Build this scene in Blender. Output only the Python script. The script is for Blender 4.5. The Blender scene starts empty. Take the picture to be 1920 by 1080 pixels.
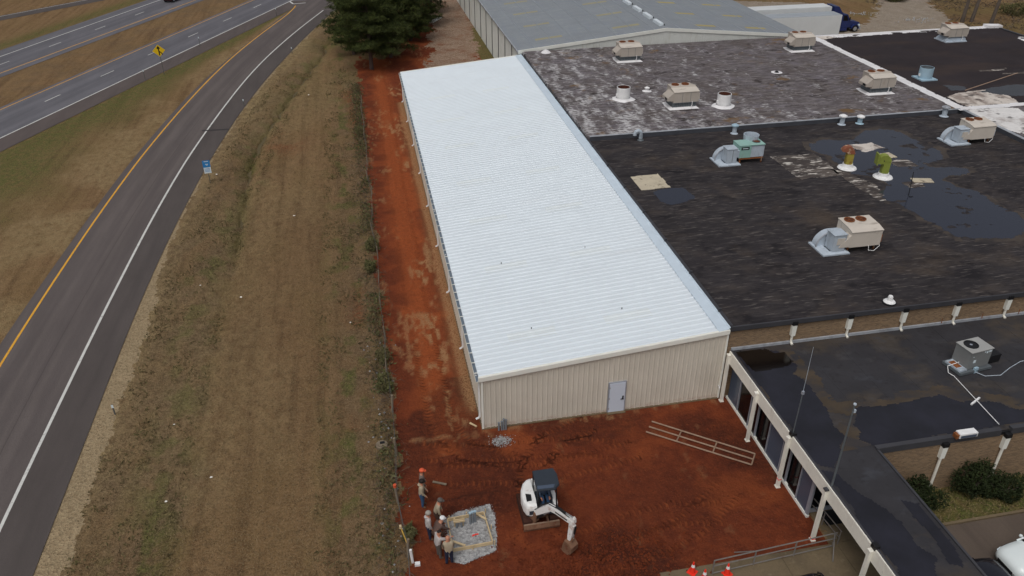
import bpy, bmesh, math, random
import numpy as np
from mathutils import Vector, Matrix
random.seed(7); RNG = np.random.default_rng(11)
S = bpy.context.scene; C = S.collection
R = math.radians; PI = math.pi

# ------------------------------------------------------------------ camera
cam = bpy.data.cameras.new('camera'); camo = bpy.data.objects.new('camera', cam); C.objects.link(camo)
yaw, pitch, roll = 0.189106, 0.547204, -0.0055515
fw = Vector((math.sin(yaw)*math.cos(pitch), math.cos(yaw)*math.cos(pitch), -math.sin(pitch)))
rt = Vector((math.cos(yaw), -math.sin(yaw), 0)); up = rt.cross(fw)
r2 = rt*math.cos(roll)+up*math.sin(roll); u2 = up*math.cos(roll)-rt*math.sin(roll)
camo.matrix_world = Matrix(((r2.x, u2.x, -fw.x, 0), (r2.y, u2.y, -fw.y, 0), (r2.z, u2.z, -fw.z, 31.0), (0, 0, 0, 1)))
cam.sensor_width = 36; cam.lens = 1480.166/1920*36; cam.clip_end = 5000; cam.clip_start = 0.5
S.camera = camo

# ------------------------------------------------------------------ world and sun (overcast)
SUN_EL, SUN_AZ = 60, 215          # azimuth clockwise from +Y
w = bpy.data.worlds.new('World'); S.world = w; w.use_nodes = True
nt = w.node_tree; bg = nt.nodes['Background']
sky = nt.nodes.new('ShaderNodeTexSky'); sky.sky_type = 'NISHITA'; sky.sun_disc = False
sky.sun_elevation = R(SUN_EL); sky.sun_rotation = R(SUN_AZ); sky.dust_density = 6; sky.air_density = 1.2; sky.ozone_density = 1.0
hs = nt.nodes.new('ShaderNodeHueSaturation'); hs.inputs['Saturation'].default_value = 0.34
nt.links.new(sky.outputs[0], hs.inputs['Color']); nt.links.new(hs.outputs[0], bg.inputs[0]); bg.inputs[1].default_value = 0.12
sl = bpy.data.lights.new('sun', 'SUN'); sl.energy = 0.9; sl.angle = R(28); sl.color = (1, .98, .96)
so = bpy.data.objects.new('sun', sl); C.objects.link(so)
sd = Vector((math.sin(R(SUN_AZ))*math.cos(R(SUN_EL)), math.cos(R(SUN_AZ))*math.cos(R(SUN_EL)), math.sin(R(SUN_EL))))
so.rotation_euler = (-sd).to_track_quat('-Z', 'Y').to_euler()
S.view_settings.view_transform = 'Standard'; S.view_settings.look = 'None'; S.view_settings.gamma = 1
S.view_settings.exposure = -0.55
S.render.engine = 'CYCLES'

# ------------------------------------------------------------------ helpers
def lin(v):
    v /= 255.0
    return v/12.92 if v <= .04045 else ((v+.055)/1.055)**2.4
ILL = 0.78
def c(r, g, b, k=1.0): return tuple(min(.86, lin(q)/ILL*k) for q in (r, g, b))+(1,)

class MB:
    def __init__(s): s.v = []; s.f = []; s.m = []
    def add(s, vs, fs, mi=0):
        b = len(s.v); s.v += [tuple(p) for p in vs]
        for f in fs: s.f.append(tuple(b+i for i in f)); s.m.append(mi)
        return s
    def box(s, x0, x1, y0, y1, z0, z1, mi=0):
        return s.add([(x0,y0,z0),(x1,y0,z0),(x1,y1,z0),(x0,y1,z0),(x0,y0,z1),(x1,y0,z1),(x1,y1,z1),(x0,y1,z1)],
                     [(3,2,1,0),(4,5,6,7),(0,1,5,4),(1,2,6,5),(2,3,7,6),(3,0,4,7)], mi)
    def bar(s, a, b, wd, h, mi=0, upv=(0,0,1)):
        a = Vector(a); b = Vector(b); d = (b-a).normalized(); u = Vector(upv)
        if abs(d.dot(u)) > .98: u = Vector((1,0,0))
        sd = d.cross(u).normalized(); u = sd.cross(d)
        vs = [p+sd*i*wd/2+u*j*h/2 for p in (a, b) for i, j in ((-1,-1),(1,-1),(1,1),(-1,1))]
        return s.add(vs, [(0,1,2,3),(7,6,5,4),(0,4,5,1),(1,5,6,2),(2,6,7,3),(3,7,4,0)], mi)
    def prism(s, poly, axis, lo, hi, mi=0):
        n = len(poly)
        def P(p, t): return {'x': (t, p[0], p[1]), 'y': (p[0], t, p[1]), 'z': (p[0], p[1], t)}[axis]
        vs = [P(p, lo) for p in poly]+[P(p, hi) for p in poly]
        fs = [tuple(range(n-1, -1, -1)), tuple(range(n, 2*n))]+[(i, (i+1) % n, n+(i+1) % n, n+i) for i in range(n)]
        return s.add(vs, fs, mi)
    def tube(s, pts, r, n=8, mi=0, cap=True):
        pts = [Vector(p) for p in pts]; rs = r if isinstance(r, (list, tuple)) else [r]*len(pts)
        vs = []; pu = None
        for i, p in enumerate(pts):
            d = (pts[min(i+1, len(pts)-1)]-pts[max(i-1, 0)]).normalized()
            if pu is None: pu = Vector((0,0,1)) if abs(d.z) < .9 else Vector((1,0,0))
            sdv = d.cross(pu).normalized(); pu = sdv.cross(d)
            for k in range(n):
                a = 2*PI*k/n; vs.append(p+(sdv*math.cos(a)+pu*math.sin(a))*rs[i])
        fs = [(i*n+k, i*n+(k+1) % n, (i+1)*n+(k+1) % n, (i+1)*n+k) for i in range(len(pts)-1) for k in range(n)]
        if cap: fs += [tuple(range(n-1, -1, -1)), tuple(range((len(pts)-1)*n, len(pts)*n))]
        return s.add(vs, fs, mi)
    def lathe(s, prof, cx=0, cy=0, n=20, mi=0):
        vs = [(cx+r*math.cos(2*PI*k/n), cy+r*math.sin(2*PI*k/n), z) for r, z in prof for k in range(n)]
        fs = [(i*n+k, i*n+(k+1) % n, (i+1)*n+(k+1) % n, (i+1)*n+k) for i in range(len(prof)-1) for k in range(n)]
        return s.add(vs, fs, mi)
    def disc(s, cx, cy, z, r, n=20, mi=0):
        return s.add([(cx+r*math.cos(2*PI*k/n), cy+r*math.sin(2*PI*k/n), z) for k in range(n)], [tuple(range(n))], mi)
    def loft(s, rings, mi=0, cap=True, closed=True):
        n = len(rings[0]); vs = [p for r in rings for p in r]
        fs = [(i*n+k, i*n+(k+1) % n, (i+1)*n+(k+1) % n, (i+1)*n+k) for i in range(len(rings)-1) for k in range(n if closed else n-1)]
        if cap: fs += [tuple(range(n-1, -1, -1)), tuple(range((len(rings)-1)*n, len(rings)*n))]
        return s.add(vs, fs, mi)
    def mesh(s, name, mats, smooth=False):
        me = bpy.data.meshes.new(name); me.from_pydata([tuple(p) for p in s.v], [], s.f)
        for m in (mats if isinstance(mats, (list, tuple)) else [mats]): me.materials.append(m)
        me.polygons.foreach_set('material_index', s.m)
        if smooth: me.polygons.foreach_set('use_smooth', [True]*len(s.f))
        me.update(); return me
    def build(s, name, mats, parent=None, world=False, smooth=False):
        return put(name, s.mesh(name, mats, smooth), parent, world=world)

def chain_loc(o):
    l = Vector((0,0,0))
    while o: l += o.location; o = o.parent
    return l
def put(name, me, parent=None, loc=(0,0,0), rot=(0,0,0), world=False, scale=(1,1,1)):
    o = bpy.data.objects.new(name, me); C.objects.link(o)
    o.location = loc; o.rotation_euler = rot; o.scale = scale
    if parent:
        o.parent = parent
        if world: o.location = Vector(loc)-chain_loc(parent)
    return o
def tag(o, label=None, cat=None, group=None, kind=None):
    if label: o['label'] = label
    if cat: o['category'] = cat
    if group: o['group'] = group
    if kind: o['kind'] = kind
    return o
def thing(name, label, cat, loc=(0,0,0), rz=0, group=None):
    o = bpy.data.objects.new(name, None); C.objects.link(o); o.location = loc; o.rotation_euler = (0,0,rz); o.empty_display_size = .2
    return tag(o, label, cat, group)
def copy_tree(o, parent=None):
    n = o.copy(); C.objects.link(n); n.parent = parent
    for ch in list(o.children): copy_tree(ch, n)
    return n

# ---- noise in numpy
def _h(ix, iy, seed):
    n = (ix.astype(np.int64)*374761393+iy.astype(np.int64)*668265263+seed*974711) & 0xffffffff
    n = ((n ^ (n >> 13))*1274126177) & 0xffffffff
    return ((n ^ (n >> 16)) & 0xffff)/65535.0
def vn(x, y, seed=0):
    x0 = np.floor(x); y0 = np.floor(y); fx = x-x0; fy = y-y0; fx = fx*fx*(3-2*fx); fy = fy*fy*(3-2*fy)
    a = _h(x0, y0, seed); b = _h(x0+1, y0, seed); cc = _h(x0, y0+1, seed); d = _h(x0+1, y0+1, seed)
    return (a*(1-fx)+b*fx)*(1-fy)+(cc*(1-fx)+d*fx)*fy
def fbm(x, y, seed=0, o=4):
    t = 0; a = .5; n = 0
    for i in range(o): t = t+a*vn(x*2**i, y*2**i, seed+i*17); n += a; a *= .5
    return t/n
def sst(a, b, x): t = np.clip((x-a)/(b-a), 0, 1); return t*t*(3-2*t)

# ---- materials
class NT:
    def __init__(s, name):
        s.mat = bpy.data.materials.new(name); s.mat.use_nodes = True; s.t = s.mat.node_tree
        s.b = s.t.nodes['Principled BSDF']; s.pos = None
    def n(s, typ, **kw):
        o = s.t.nodes.new('ShaderNode'+typ)
        for k, v in kw.items(): setattr(o, k, v)
        return o
    def l(s, a, b): s.t.links.new(a, b)
    def coord(s, st=(1,1,1)):
        if s.pos is None: s.pos = s.n('NewGeometry').outputs['Position']
        if st == (1,1,1): return s.pos
        m = s.n('VectorMath', operation='MULTIPLY'); m.inputs[1].default_value = st; s.l(s.pos, m.inputs[0]); return m.outputs[0]
    def noise(s, scale, st=(1,1,1), detail=5, rough=.6, dist=0):
        o = s.n('TexNoise'); o.inputs['Scale'].default_value = scale; o.inputs['Detail'].default_value = detail
        o.inputs['Roughness'].default_value = rough; o.inputs['Distortion'].default_value = dist
        s.l(s.coord(st), o.inputs['Vector']); return o.outputs[0]
    def rng(s, v, lo, hi, a=0, b=1):
        o = s.n('MapRange'); o.inputs[1].default_value = lo; o.inputs[2].default_value = hi; o.inputs[3].default_value = a; o.inputs[4].default_value = b
        s.l(v, o.inputs[0]); return o.outputs[0]
    def math(s, op, a, b):
        o = s.n('Math', operation=op)
        for i, q in enumerate((a, b)):
            if isinstance(q, (int, float)): o.inputs[i].default_value = q
            else: s.l(q, o.inputs[i])
        return o.outputs[0]
    def mix(s, f, a, b):
        o = s.n('Mix', data_type='RGBA')
        for i, q in ((0, f), (6, a), (7, b)):
            if isinstance(q, (int, float)): o.inputs[i].default_value = q
            elif isinstance(q, tuple): o.inputs[i].default_value = q
            else: s.l(q, o.inputs[i])
        return o.outputs[2]
    def attr(s, name): o = s.n('Attribute', attribute_name=name); return o.outputs['Fac']
    def bump(s, h, dist, strength=1.0):
        o = s.n('Bump'); o.inputs['Distance'].default_value = dist; o.inputs['Strength'].default_value = strength
        s.l(h, o.inputs['Height']); s.l(o.outputs[0], s.b.inputs['Normal'])
    def out(s, col, rough=.8, spec=.3, metal=0):
        if isinstance(col, tuple): s.b.inputs['Base Color'].default_value = col
        else: s.l(col, s.b.inputs['Base Color'])
        if isinstance(rough, (int, float)): s.b.inputs['Roughness'].default_value = rough
        else: s.l(rough, s.b.inputs['Roughness'])
        s.b.inputs['Specular IOR Level'].default_value = spec; s.b.inputs['Metallic'].default_value = metal
        return s.mat
def mul(a, k): return tuple(q*k for q in a[:3])+(1,)
def M(name, base, var=.18, scale=1.5, st=(1,1,1), rough=.75, spec=.3, metal=0, layers=(), bump=None, fine=None):
    """plain weathered material: two-scale tone noise + masked layers (colour, scale, stretch, lo, hi, amount)"""
    t = NT(name)
    col = t.mix(t.rng(t.noise(scale, st), .3, .7), mul(base, 1-var), mul(base, 1+var))
    if fine: col = t.mix(t.rng(t.noise(fine[0], fine[2] if len(fine) > 2 else (1,1,1), 3), .3, .7), mul(base, 1-fine[1]), col) if False else \
        t.mix(t.math('MULTIPLY', t.rng(t.noise(fine[0], fine[2] if len(fine) > 2 else (1,1,1), 3), .35, .7), fine[1]), col, mul(base, .35))
    for (lc, sc, ls, lo, hi, am) in layers:
        col = t.mix(t.math('MULTIPLY', t.rng(t.noise(sc, ls, 6), lo, hi), am), col, lc)
    if bump: t.bump(t.noise(bump[0], bump[2] if len(bump) > 2 else (1,1,1), 4), bump[1])
    return t.out(col, rough, spec, metal)

MAT = {}
t = NT('cream_metal'); sx = t.n('SeparateXYZ'); t.l(t.coord(), sx.inputs[0])
col = t.mix(t.rng(t.noise(.6), .35, .65), c(184,178,166), c(192,186,174)); col = t.mix(t.math('MULTIPLY', t.rng(t.noise(1.2, (1,1,.2), 4), .55, .8), .15), col, c(160,152,138))
mudm = t.math('MULTIPLY', t.rng(sx.outputs[2], .4, .02), t.rng(t.noise(3.5, (1,1,1.4), 6, .7), .42, .62)); col = t.mix(t.math('MULTIPLY', mudm, .6), col, c(140,92,66))
MAT['cream'] = t.out(col, .55, .3)
MAT['cream_trim'] = M('cream_trim', c(222,219,206), .05, .8, rough=.5)
MAT['roofwhite'] = M('white_coated_steel', c(200,208,222), .02, .5, (1,1,1), rough=.45, spec=.35, layers=[(c(186,190,194), .3, (1,2,1), .55, .8, .25), (c(180,180,178), 1.2, (.12,3,1), .58, .75, .22), (c(196,192,182), 2.2, (.5,4,1), .68, .8, .1)])
MAT['skylight'] = M('translucent_panel', c(200,207,210), .04, 1.0, rough=.4, spec=.4)
MAT['flash'] = M('galvanised_flashing', c(184,197,208), .05, 1.2, rough=.45, spec=.4)
MAT['gutter_in'] = M('gutter_inside', c(112,124,136), .15, 2, rough=.45, metal=.2)
MAT['white_pvc'] = M('white_plastic', c(222,223,222), .06, 3, rough=.5)
MAT['door_grey'] = M('door_paint', c(186,194,206), .03, 1, rough=.45)
MAT['black'] = M('black_plastic', c(26,26,28), .1, 3, rough=.5)
MAT['blackroof'] = M('tar_roofing', c(45,42,44), .2, .3, rough=.85, spec=.15,
    layers=[(c(74,66,60), .55, (.6,1,1), .5, .7, .5), (c(64,60,60), 2.6, (.3,1.5,1), .46, .62, .5), (c(27,25,28), .9, (.6,1,1), .52, .66, .7), (c(104,98,94), 4.5, (.22,1.6,1), .57, .68, .6), (c(84,72,60), .16, (1,1,1), .56, .7, .4), (c(30,28,31), 5, (.3,1.6,1), .54, .68, .5)], bump=(6, .02, (.4,1,1)))
def gravel_roof():
    t = NT('worn_silver_roofing'); sx = t.n('SeparateXYZ'); t.l(t.coord(), sx.inputs[0])
    left = t.rng(sx.outputs[0], 20, 44, .13, .0); front = t.rng(sx.outputs[1], 66, 80, .05, 0); wear = t.math('ADD', left, front)
    col = t.mix(t.rng(t.noise(.35, (1,1,1), 4), .35, .65), c(84,77,76), c(100,95,100))
    col = t.mix(t.math('MULTIPLY', t.rng(t.noise(1.6, (.45,1.3,1), 6), .42, .6), .6), col, c(70,64,62))
    col = t.mix(t.math('MULTIPLY', t.rng(t.noise(2.6, (.4,1.6,1), 5), .5, .64), .5), col, c(132,127,126))
    n3 = t.math('ADD', t.noise(.75, (1.2,.45,1), 6, .7), wear)
    col = t.mix(t.math('MULTIPLY', t.rng(t.math('MULTIPLY', n3, t.rng(t.noise(3.4, (.4,1.7,1), 4), .3, .7, .7, 1.3)), .63, .8), .8), col, c(188,187,188))
    col = t.mix(t.math('MULTIPLY', t.rng(t.noise(.8, (.6,1.2,1), 6, .65), .58, .65), .85), col, c(44,38,37))
    col = t.mix(t.math('MULTIPLY', t.rng(t.noise(.42, (.8,1,1), 6, .65), .6, .68), .75), col, c(104,78,42))
    col = t.mix(t.math('MULTIPLY', t.rng(t.noise(4.2, (.3,1.8,1), 4), .58, .68), .6), col, c(52,47,47))
    t.bump(t.noise(6, (.6,1,1), 4), .02)
    return t.out(col, .85, .2)
MAT['gravelroof'] = gravel_roof()
MAT['streaky'] = M('streaked_old_coating', c(58,52,50), .15, 1.0, rough=.8, layers=[(c(96,88,82), 1.2, (.4,1.2,1), .48, .6, .6), (c(196,190,182), 1.5, (.45,1.5,1), .56, .63, .9), (c(190,184,176), 3.4, (.3,2,1), .6, .67, .8)])
MAT['darkroof'] = M('dark_membrane', c(44,38,40), .2, .25, rough=.8, spec=.2, layers=[(c(64,52,46), .3, (.5,1,1), .5, .7, .5), (c(72,72,78), .9, (.3,1,1), .64, .74, .5)], bump=(5, .015))
MAT['lowroof'] = M('rubber_membrane', c(50,49,52), .16, .5, rough=.75, spec=.2, layers=[(c(74,65,54), .45, (.6,1,1), .5, .64, .6), (c(62,64,70), .9, (.6,1,1), .56, .7, .6), (c(36,34,36), 1.7, (1,1,1), .56, .68, .5)], bump=(7, .008))
MAT['whitecoat'] = M('white_roof_coating', c(206,205,206), .08, .8, rough=.7, layers=[(c(150,132,124), .9, (1,1,1), .58, .75, .5), (c(90,84,82), 2.6, (1,1,1), .64, .72, .6)])
MAT['wornwhite'] = M('worn_white_coating', c(188,180,172), .1, .8, rough=.75, layers=[(c(120,106,98), .8, (1,.6,1), .48, .62, .8), (c(52,46,46), 1.3, (1,1,1), .56, .66, .8)])
MAT['patchy'] = M('flaking_white_coating', c(202,200,198), .1, .8, rough=.75, layers=[(c(140,130,126), .8, (1,.6,1), .5, .64, .7), (c(60,54,54), 1.5, (.7,1,1), .58, .66, .8)])
MAT['patchroof'] = M('cream_patch', c(176,166,146), .1, 1.2, rough=.8, layers=[(c(90,78,66), 1.6, (1,1,1), .58, .68, .8), (c(50,44,42), 2.4, (1,1,1), .63, .7, .8)])
MAT['copingdark'] = M('dark_coping', c(58,58,62), .15, 1, rough=.6)
MAT['coplight'] = M('pale_edge_metal', c(148,152,158), .15, 1.5, rough=.5, layers=[(c(90,90,94), 1.4, (1,1,1), .5, .7, .6)])
MAT['fasciadark'] = M('dark_step', c(64,66,72), .15, 1, rough=.6)
MAT['glass_dark'] = M('dark_glass', c(16,16,19), .1, .5, rough=.08, spec=.22)
MAT['panel_grey'] = M('grey_glass_panel', c(70,80,96), .06, .4, rough=.25, spec=.5)
MAT['alum'] = M('aluminium', c(150,155,165), .08, 2, rough=.4, metal=.3)
MAT['fascia'] = M('white_fascia_paint', c(214,211,201), .06, 1.4, rough=.55, layers=[(c(140,128,112), 2.0, (1,1,.3), .6, .75, .3)])
MAT['beige'] = M('beige_unit_paint', c(164,156,147), .05, 1.2, rough=.55, layers=[(c(130,112,92), 1.5, (1,1,.4), .6, .75, .35)])
MAT['beige_pale'] = M('faded_beige_paint', c(186,178,168), .05, 1.2, rough=.6, layers=[(c(120,108,96), 1.3, (.5,1.5,.6), .58, .7, .6)])
MAT['rustfan'] = M('rusty_fan_grille', c(78,44,34), .3, 6, rough=.8)
MAT['rust'] = M('rust', c(120,72,40), .3, 6, rough=.85)
MAT['galv'] = M('galvanised_steel', c(166,176,186), .1, 1.5, rough=.5, metal=.05, layers=[(c(104,108,112), 1.6, (1,1,.4), .55, .7, .5)])
MAT['galv_dark'] = M('curb_steel', c(92,98,102), .12, 2, rough=.5, metal=.2)
MAT['bluevent'] = M('pale_blue_steel', c(146,170,184), .07, 1.5, rough=.5)
MAT['teal'] = M('teal_unit_paint', c(134,168,160), .06, 1.5, rough=.5, layers=[(c(140,134,118), 1.6, (1,1,.5), .58, .72, .5)])
MAT['green'] = M('green_duct_paint', c(122,132,60), .08, 1.5, rough=.55, layers=[(c(96,84,48), 2.2, (1,1,.5), .6, .72, .6)])
MAT['greenold'] = M('olive_duct_paint', c(148,136,58), .1, 1.5, rough=.6, layers=[(c(112,64,42), 2, (1,1,1), .5, .62, .9)])
MAT['rusthood'] = M('rusted_hood', c(128,78,58), .15, 3, rough=.75, layers=[(c(190,170,140), 2.5, (1,1,1), .56, .66, .7)])
MAT['wood'] = M('new_lumber', c(186,166,132), .1, 3, rough=.8)
MAT['wood_old'] = M('weathered_wood', c(118,106,90), .15, 3, (1,1,.3), rough=.85)
MAT['pipe_tan'] = M('dusty_pipe', c(138,116,98), .12, 2.5, rough=.6, layers=[(c(120,76,56), 2, (1,1,1), .55, .7, .5)])
MAT['pipe_grey'] = M('grey_pipe', c(108,104,100), .15, 3, rough=.6, layers=[(c(92,66,52), 3, (1,1,1), .55, .7, .6)])
MAT['conduit'] = M('grey_conduit', c(112,118,124), .1, 4, rough=.55)
MAT['cone'] = M('orange_cone', c(226,50,34), .06, 4, rough=.5)
MAT['conewhite'] = M('cone_band', c(220,220,220), .05, 4, rough=.4)
MAT['tyre'] = M('rubber', c(30,29,29), .15, 4, rough=.85)
MAT['rim'] = M('alloy', c(150,152,156), .1, 4, rough=.35, metal=.4)
MAT['carwhite'] = M('white_car_paint', c(206,214,224), .02, 1, rough=.2, spec=.5)
MAT['carblack'] = M('dark_car_paint', c(28,28,36), .05, 1, rough=.15, spec=.5)
MAT['carmaroon'] = M('maroon_car_paint', c(60,24,26), .05, 1, rough=.25, spec=.5)
MAT['truckblue'] = M('blue_truck_paint', c(30,42,88), .08, 1, rough=.25, spec=.5)
MAT['trailer'] = M('white_trailer', c(190,193,194), .04, .6, rough=.5)
MAT['trailer_roof'] = M('wet_trailer_roof', c(146,152,158), .08, .4, (1,3,1), rough=.4)
MAT['exwhite'] = M('white_machine_paint', c(214,214,212), .04, 2, rough=.35, layers=[(c(150,106,80), 2.4, (1,1,1), .55, .68, .55)])
MAT['exdark'] = M('dark_machine_plastic', c(46,52,60), .1, 2, rough=.55)
MAT['steel_muddy'] = M('muddy_steel', c(112,84,66), .25, 4, rough=.8, layers=[(c(92,46,30), 3, (1,1,1), .5, .65, .8)])
MAT['track'] = M('rubber_track', c(62,38,30), .25, 5, rough=.9)
MAT['steel'] = M('cylinder_steel', c(150,150,152), .1, 3, rough=.3, metal=.6)
MAT['signyellow'] = M('yellow_sign', c(222,178,30), .04, 2, rough=.5)
MAT['signblue'] = M('blue_sign', c(44,120,180), .05, 2, rough=.5)
MAT['signwhite'] = M('white_sign', c(196,208,214), .05, 2, rough=.5)
MAT['post_metal'] = M('sign_post_steel', c(84,84,82), .12, 3, rough=.6)
MAT['litter'] = M('pale_litter', c(216,212,206), .1, 5, rough=.7)
MAT['bark'] = M('pine_bark', c(74,62,58), .25, 3, (1,1,.3), rough=.95, bump=(8, .05))
MAT['barkgrey'] = M('grey_bark', c(84,76,70), .25, 3, (1,1,.3), rough=.95)
MAT['orange'] = M('orange_paint', c(196,84,54), .1, 4, rough=.6)
MAT['yellowpaint'] = M('yellow_paint', c(176,142,66), .1, 4, rough=.6)
MAT['skin'] = M('skin', c(176,124,100), .05, 8, rough=.6)
MAT['hair'] = M('dark_hair', c(34,28,26), .1, 8, rough=.7)
MAT['jeans'] = M('blue_jeans', c(52,78,108), .15, 7, rough=.85)
MAT['jeans_dk'] = M('dark_jeans', c(36,42,62), .15, 7, rough=.85)
MAT['pants_grey'] = M('grey_trousers', c(86,80,76), .15, 7, rough=.85)
MAT['pants_brown'] = M('brown_trousers', c(78,60,52), .15, 7, rough=.85)
MAT['sh_tan'] = M('tan_shirt', c(152,140,120), .1, 6, rough=.9)
MAT['sh_grey'] = M('grey_hoodie', c(142,136,128), .1, 6, rough=.9)
MAT['sh_light'] = M('pale_grey_shirt', c(164,158,156), .1, 6, rough=.9)
MAT['sh_brown'] = M('brown_jacket', c(88,70,64), .12, 6, rough=.9)
MAT['sh_greybrown'] = M('grey_brown_jacket', c(104,92,86), .12, 6, rough=.9)
MAT['sh_blue'] = M('blue_work_shirt', c(62,74,92), .12, 6, rough=.9)
MAT['boot'] = M('leather_boots', c(96,72,54), .2, 6, rough=.8)

# brick: procedural courses on the wall planes (bricks under 2 px in view)
def brick_mat():
    t = NT('tan_brick')
    g = t.coord()
    sx = t.n('SeparateXYZ'); t.l(g, sx.inputs[0]); cb = t.n('CombineXYZ')
    add = t.math('ADD', sx.outputs[0], sx.outputs[1]); t.l(add, cb.inputs[0]); t.l(sx.outputs[2], cb.inputs[1])
    b = t.n('TexBrick'); t.l(cb.outputs[0], b.inputs['Vector']); b.inputs['Scale'].default_value = 1
    b.inputs['Brick Width'].default_value = .215; b.inputs['Row Height'].default_value = .075; b.inputs['Mortar Size'].default_value = .009; b.inputs['Bias'].default_value = -.1
    b.inputs['Color1'].default_value = c(138,114,88); b.inputs['Color2'].default_value = c(104,85,68); b.inputs['Mortar'].default_value = c(134,120,102)
    col = t.mix(t.math('MULTIPLY', t.rng(t.noise(.9, (1,1,2)), .5, .75), .4), b.outputs[0], c(104,86,70))
    t.bump(b.outputs[1], .01)
    return t.out(col, .85, .2)
MAT['brick'] = brick_mat()

# ------------------------------------------------------------------ ground
def interp(Y, pts): a = np.array(pts); return np.interp(Y, a[:,0], a[:,1])
RAMP_R = [(5,-17.6),(28.7,-17.68),(55.5,-17.7),(73,-16.8),(84,-15.95),(100.8,-13.95),(119.3,-10.6),(138.3,-6.4),(160,-.6),(200,11)]
RAMP_W = [(5,-20.25),(32,-20.22),(41.7,-20.14),(55.9,-19.86),(73.6,-19.2),(88.3,-17.95),(112,-14.93),(129.8,-11.13),(146.4,-6.55),(160,-2.6),(200,9)]
RAMP_Y = [(5,-25.2),(47,-25.09),(57,-24.85),(74.6,-24.03),(90.4,-22.7),(112.3,-19.85),(129.8,-16.4),(152.4,-10.4),(156,-9.4)]
RAMP_L = [(5,-26.15),(50,-26.0),(57,-25.6),(74.8,-24.75),(86.3,-23.8),(107.7,-21.2),(121.9,-18.4),(152.5,-11.1),(200,3)]
HW_W = lambda Y: -39.79+(Y-92.3)*.4177
HW_Y = lambda Y: -43.21+(Y-102.78)*.4161
HW_R = lambda Y: -38.30+(Y-87.98)*.4217
HW_L = lambda Y: HW_Y(Y)-.75
FW_W = lambda Y: -51.72+(Y-128.97)*.4240
FW_Y = lambda Y: -48.69+(Y-119.64)*.4310
FW_L = lambda Y: -52.97+(Y-132.79)*.4297
FW_R = lambda Y: -47.97+(Y-117.44)*.4330
FR_N = lambda Y: -59.94+(Y-154.22)*.966
DITCH = [(5,-11.2),(28,-11.3),(40,-11.5),(53,-11.7),(65.4,-11.75),(73.5,-12.1),(80,-12.0),(88,-11.4),(98.1,-9.65),(107.5,-7.95),(121.6,-5.1),(126,-4.8),(150,0.5)]

def ditch_depth(Y): return (.10+.42*sst(52, 68, Y))*(1-sst(135, 150, Y))
TREADS = [  # machine tread trails over the yard: centre line points
    [(1.2,33.6),(4,32.9),(7,32.6),(10,32.3),(12,31.6)],
    [(2.0,31.6),(4.5,31.2),(7,30.6),(9.5,30.9),(13,31.4)],
    [(8.6,25.6),(11,26.2),(13.5,26.5),(16,26.1)],
    [(8.2,24.3),(11,24.6),(14,25.6),(17,27.6)],
    [(6.7,29.3),(7.0,31),(8.4,33),(11,34)],
    [(2.4,44),(2.5,40),(2.6,36),(3.4,33.4),(6,31.8)],
]
def tread_field(X, Y):
    tm = np.zeros_like(X); tu = np.zeros_like(X)
    sel = (Y < 46) & (X > -1) & (X < 20)
    x = X[sel]; y = Y[sel]; m = np.zeros_like(x); u = np.zeros_like(x)
    for line in TREADS:
        s0 = 0
        best = np.full_like(x, 9.); bu = np.zeros_like(x)
        P = np.array(line, float)
        t = np.linspace(0, len(P)-1, 26); P = np.c_[np.interp(t, range(len(P)), P[:,0]), np.interp(t, range(len(P)), P[:,1])]
        for a, b in zip(P[:-1], P[1:]):
            d = b-a; L = np.hypot(*d); d /= L
            q = (x-a[0])*d[0]+(y-a[1])*d[1]; o = (x-a[0])*-d[1]+(y-a[1])*d[0]
            ok = (q >= -.05) & (q <= L+.05) & (np.abs(o) < np.abs(best)); best[ok] = o[ok]; bu[ok] = s0+q[ok]; s0 += L
        k = np.exp(-((np.abs(best)-.68)/.19)**4); k[np.abs(best) > 2] = 0
        ok = k > m; m[ok] = k[ok]; u[ok] = bu[ok]+.25*np.abs(np.abs(best[ok])-.68)
    tm[sel] = m; tu[sel] = u
    return tm, tu
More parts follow.
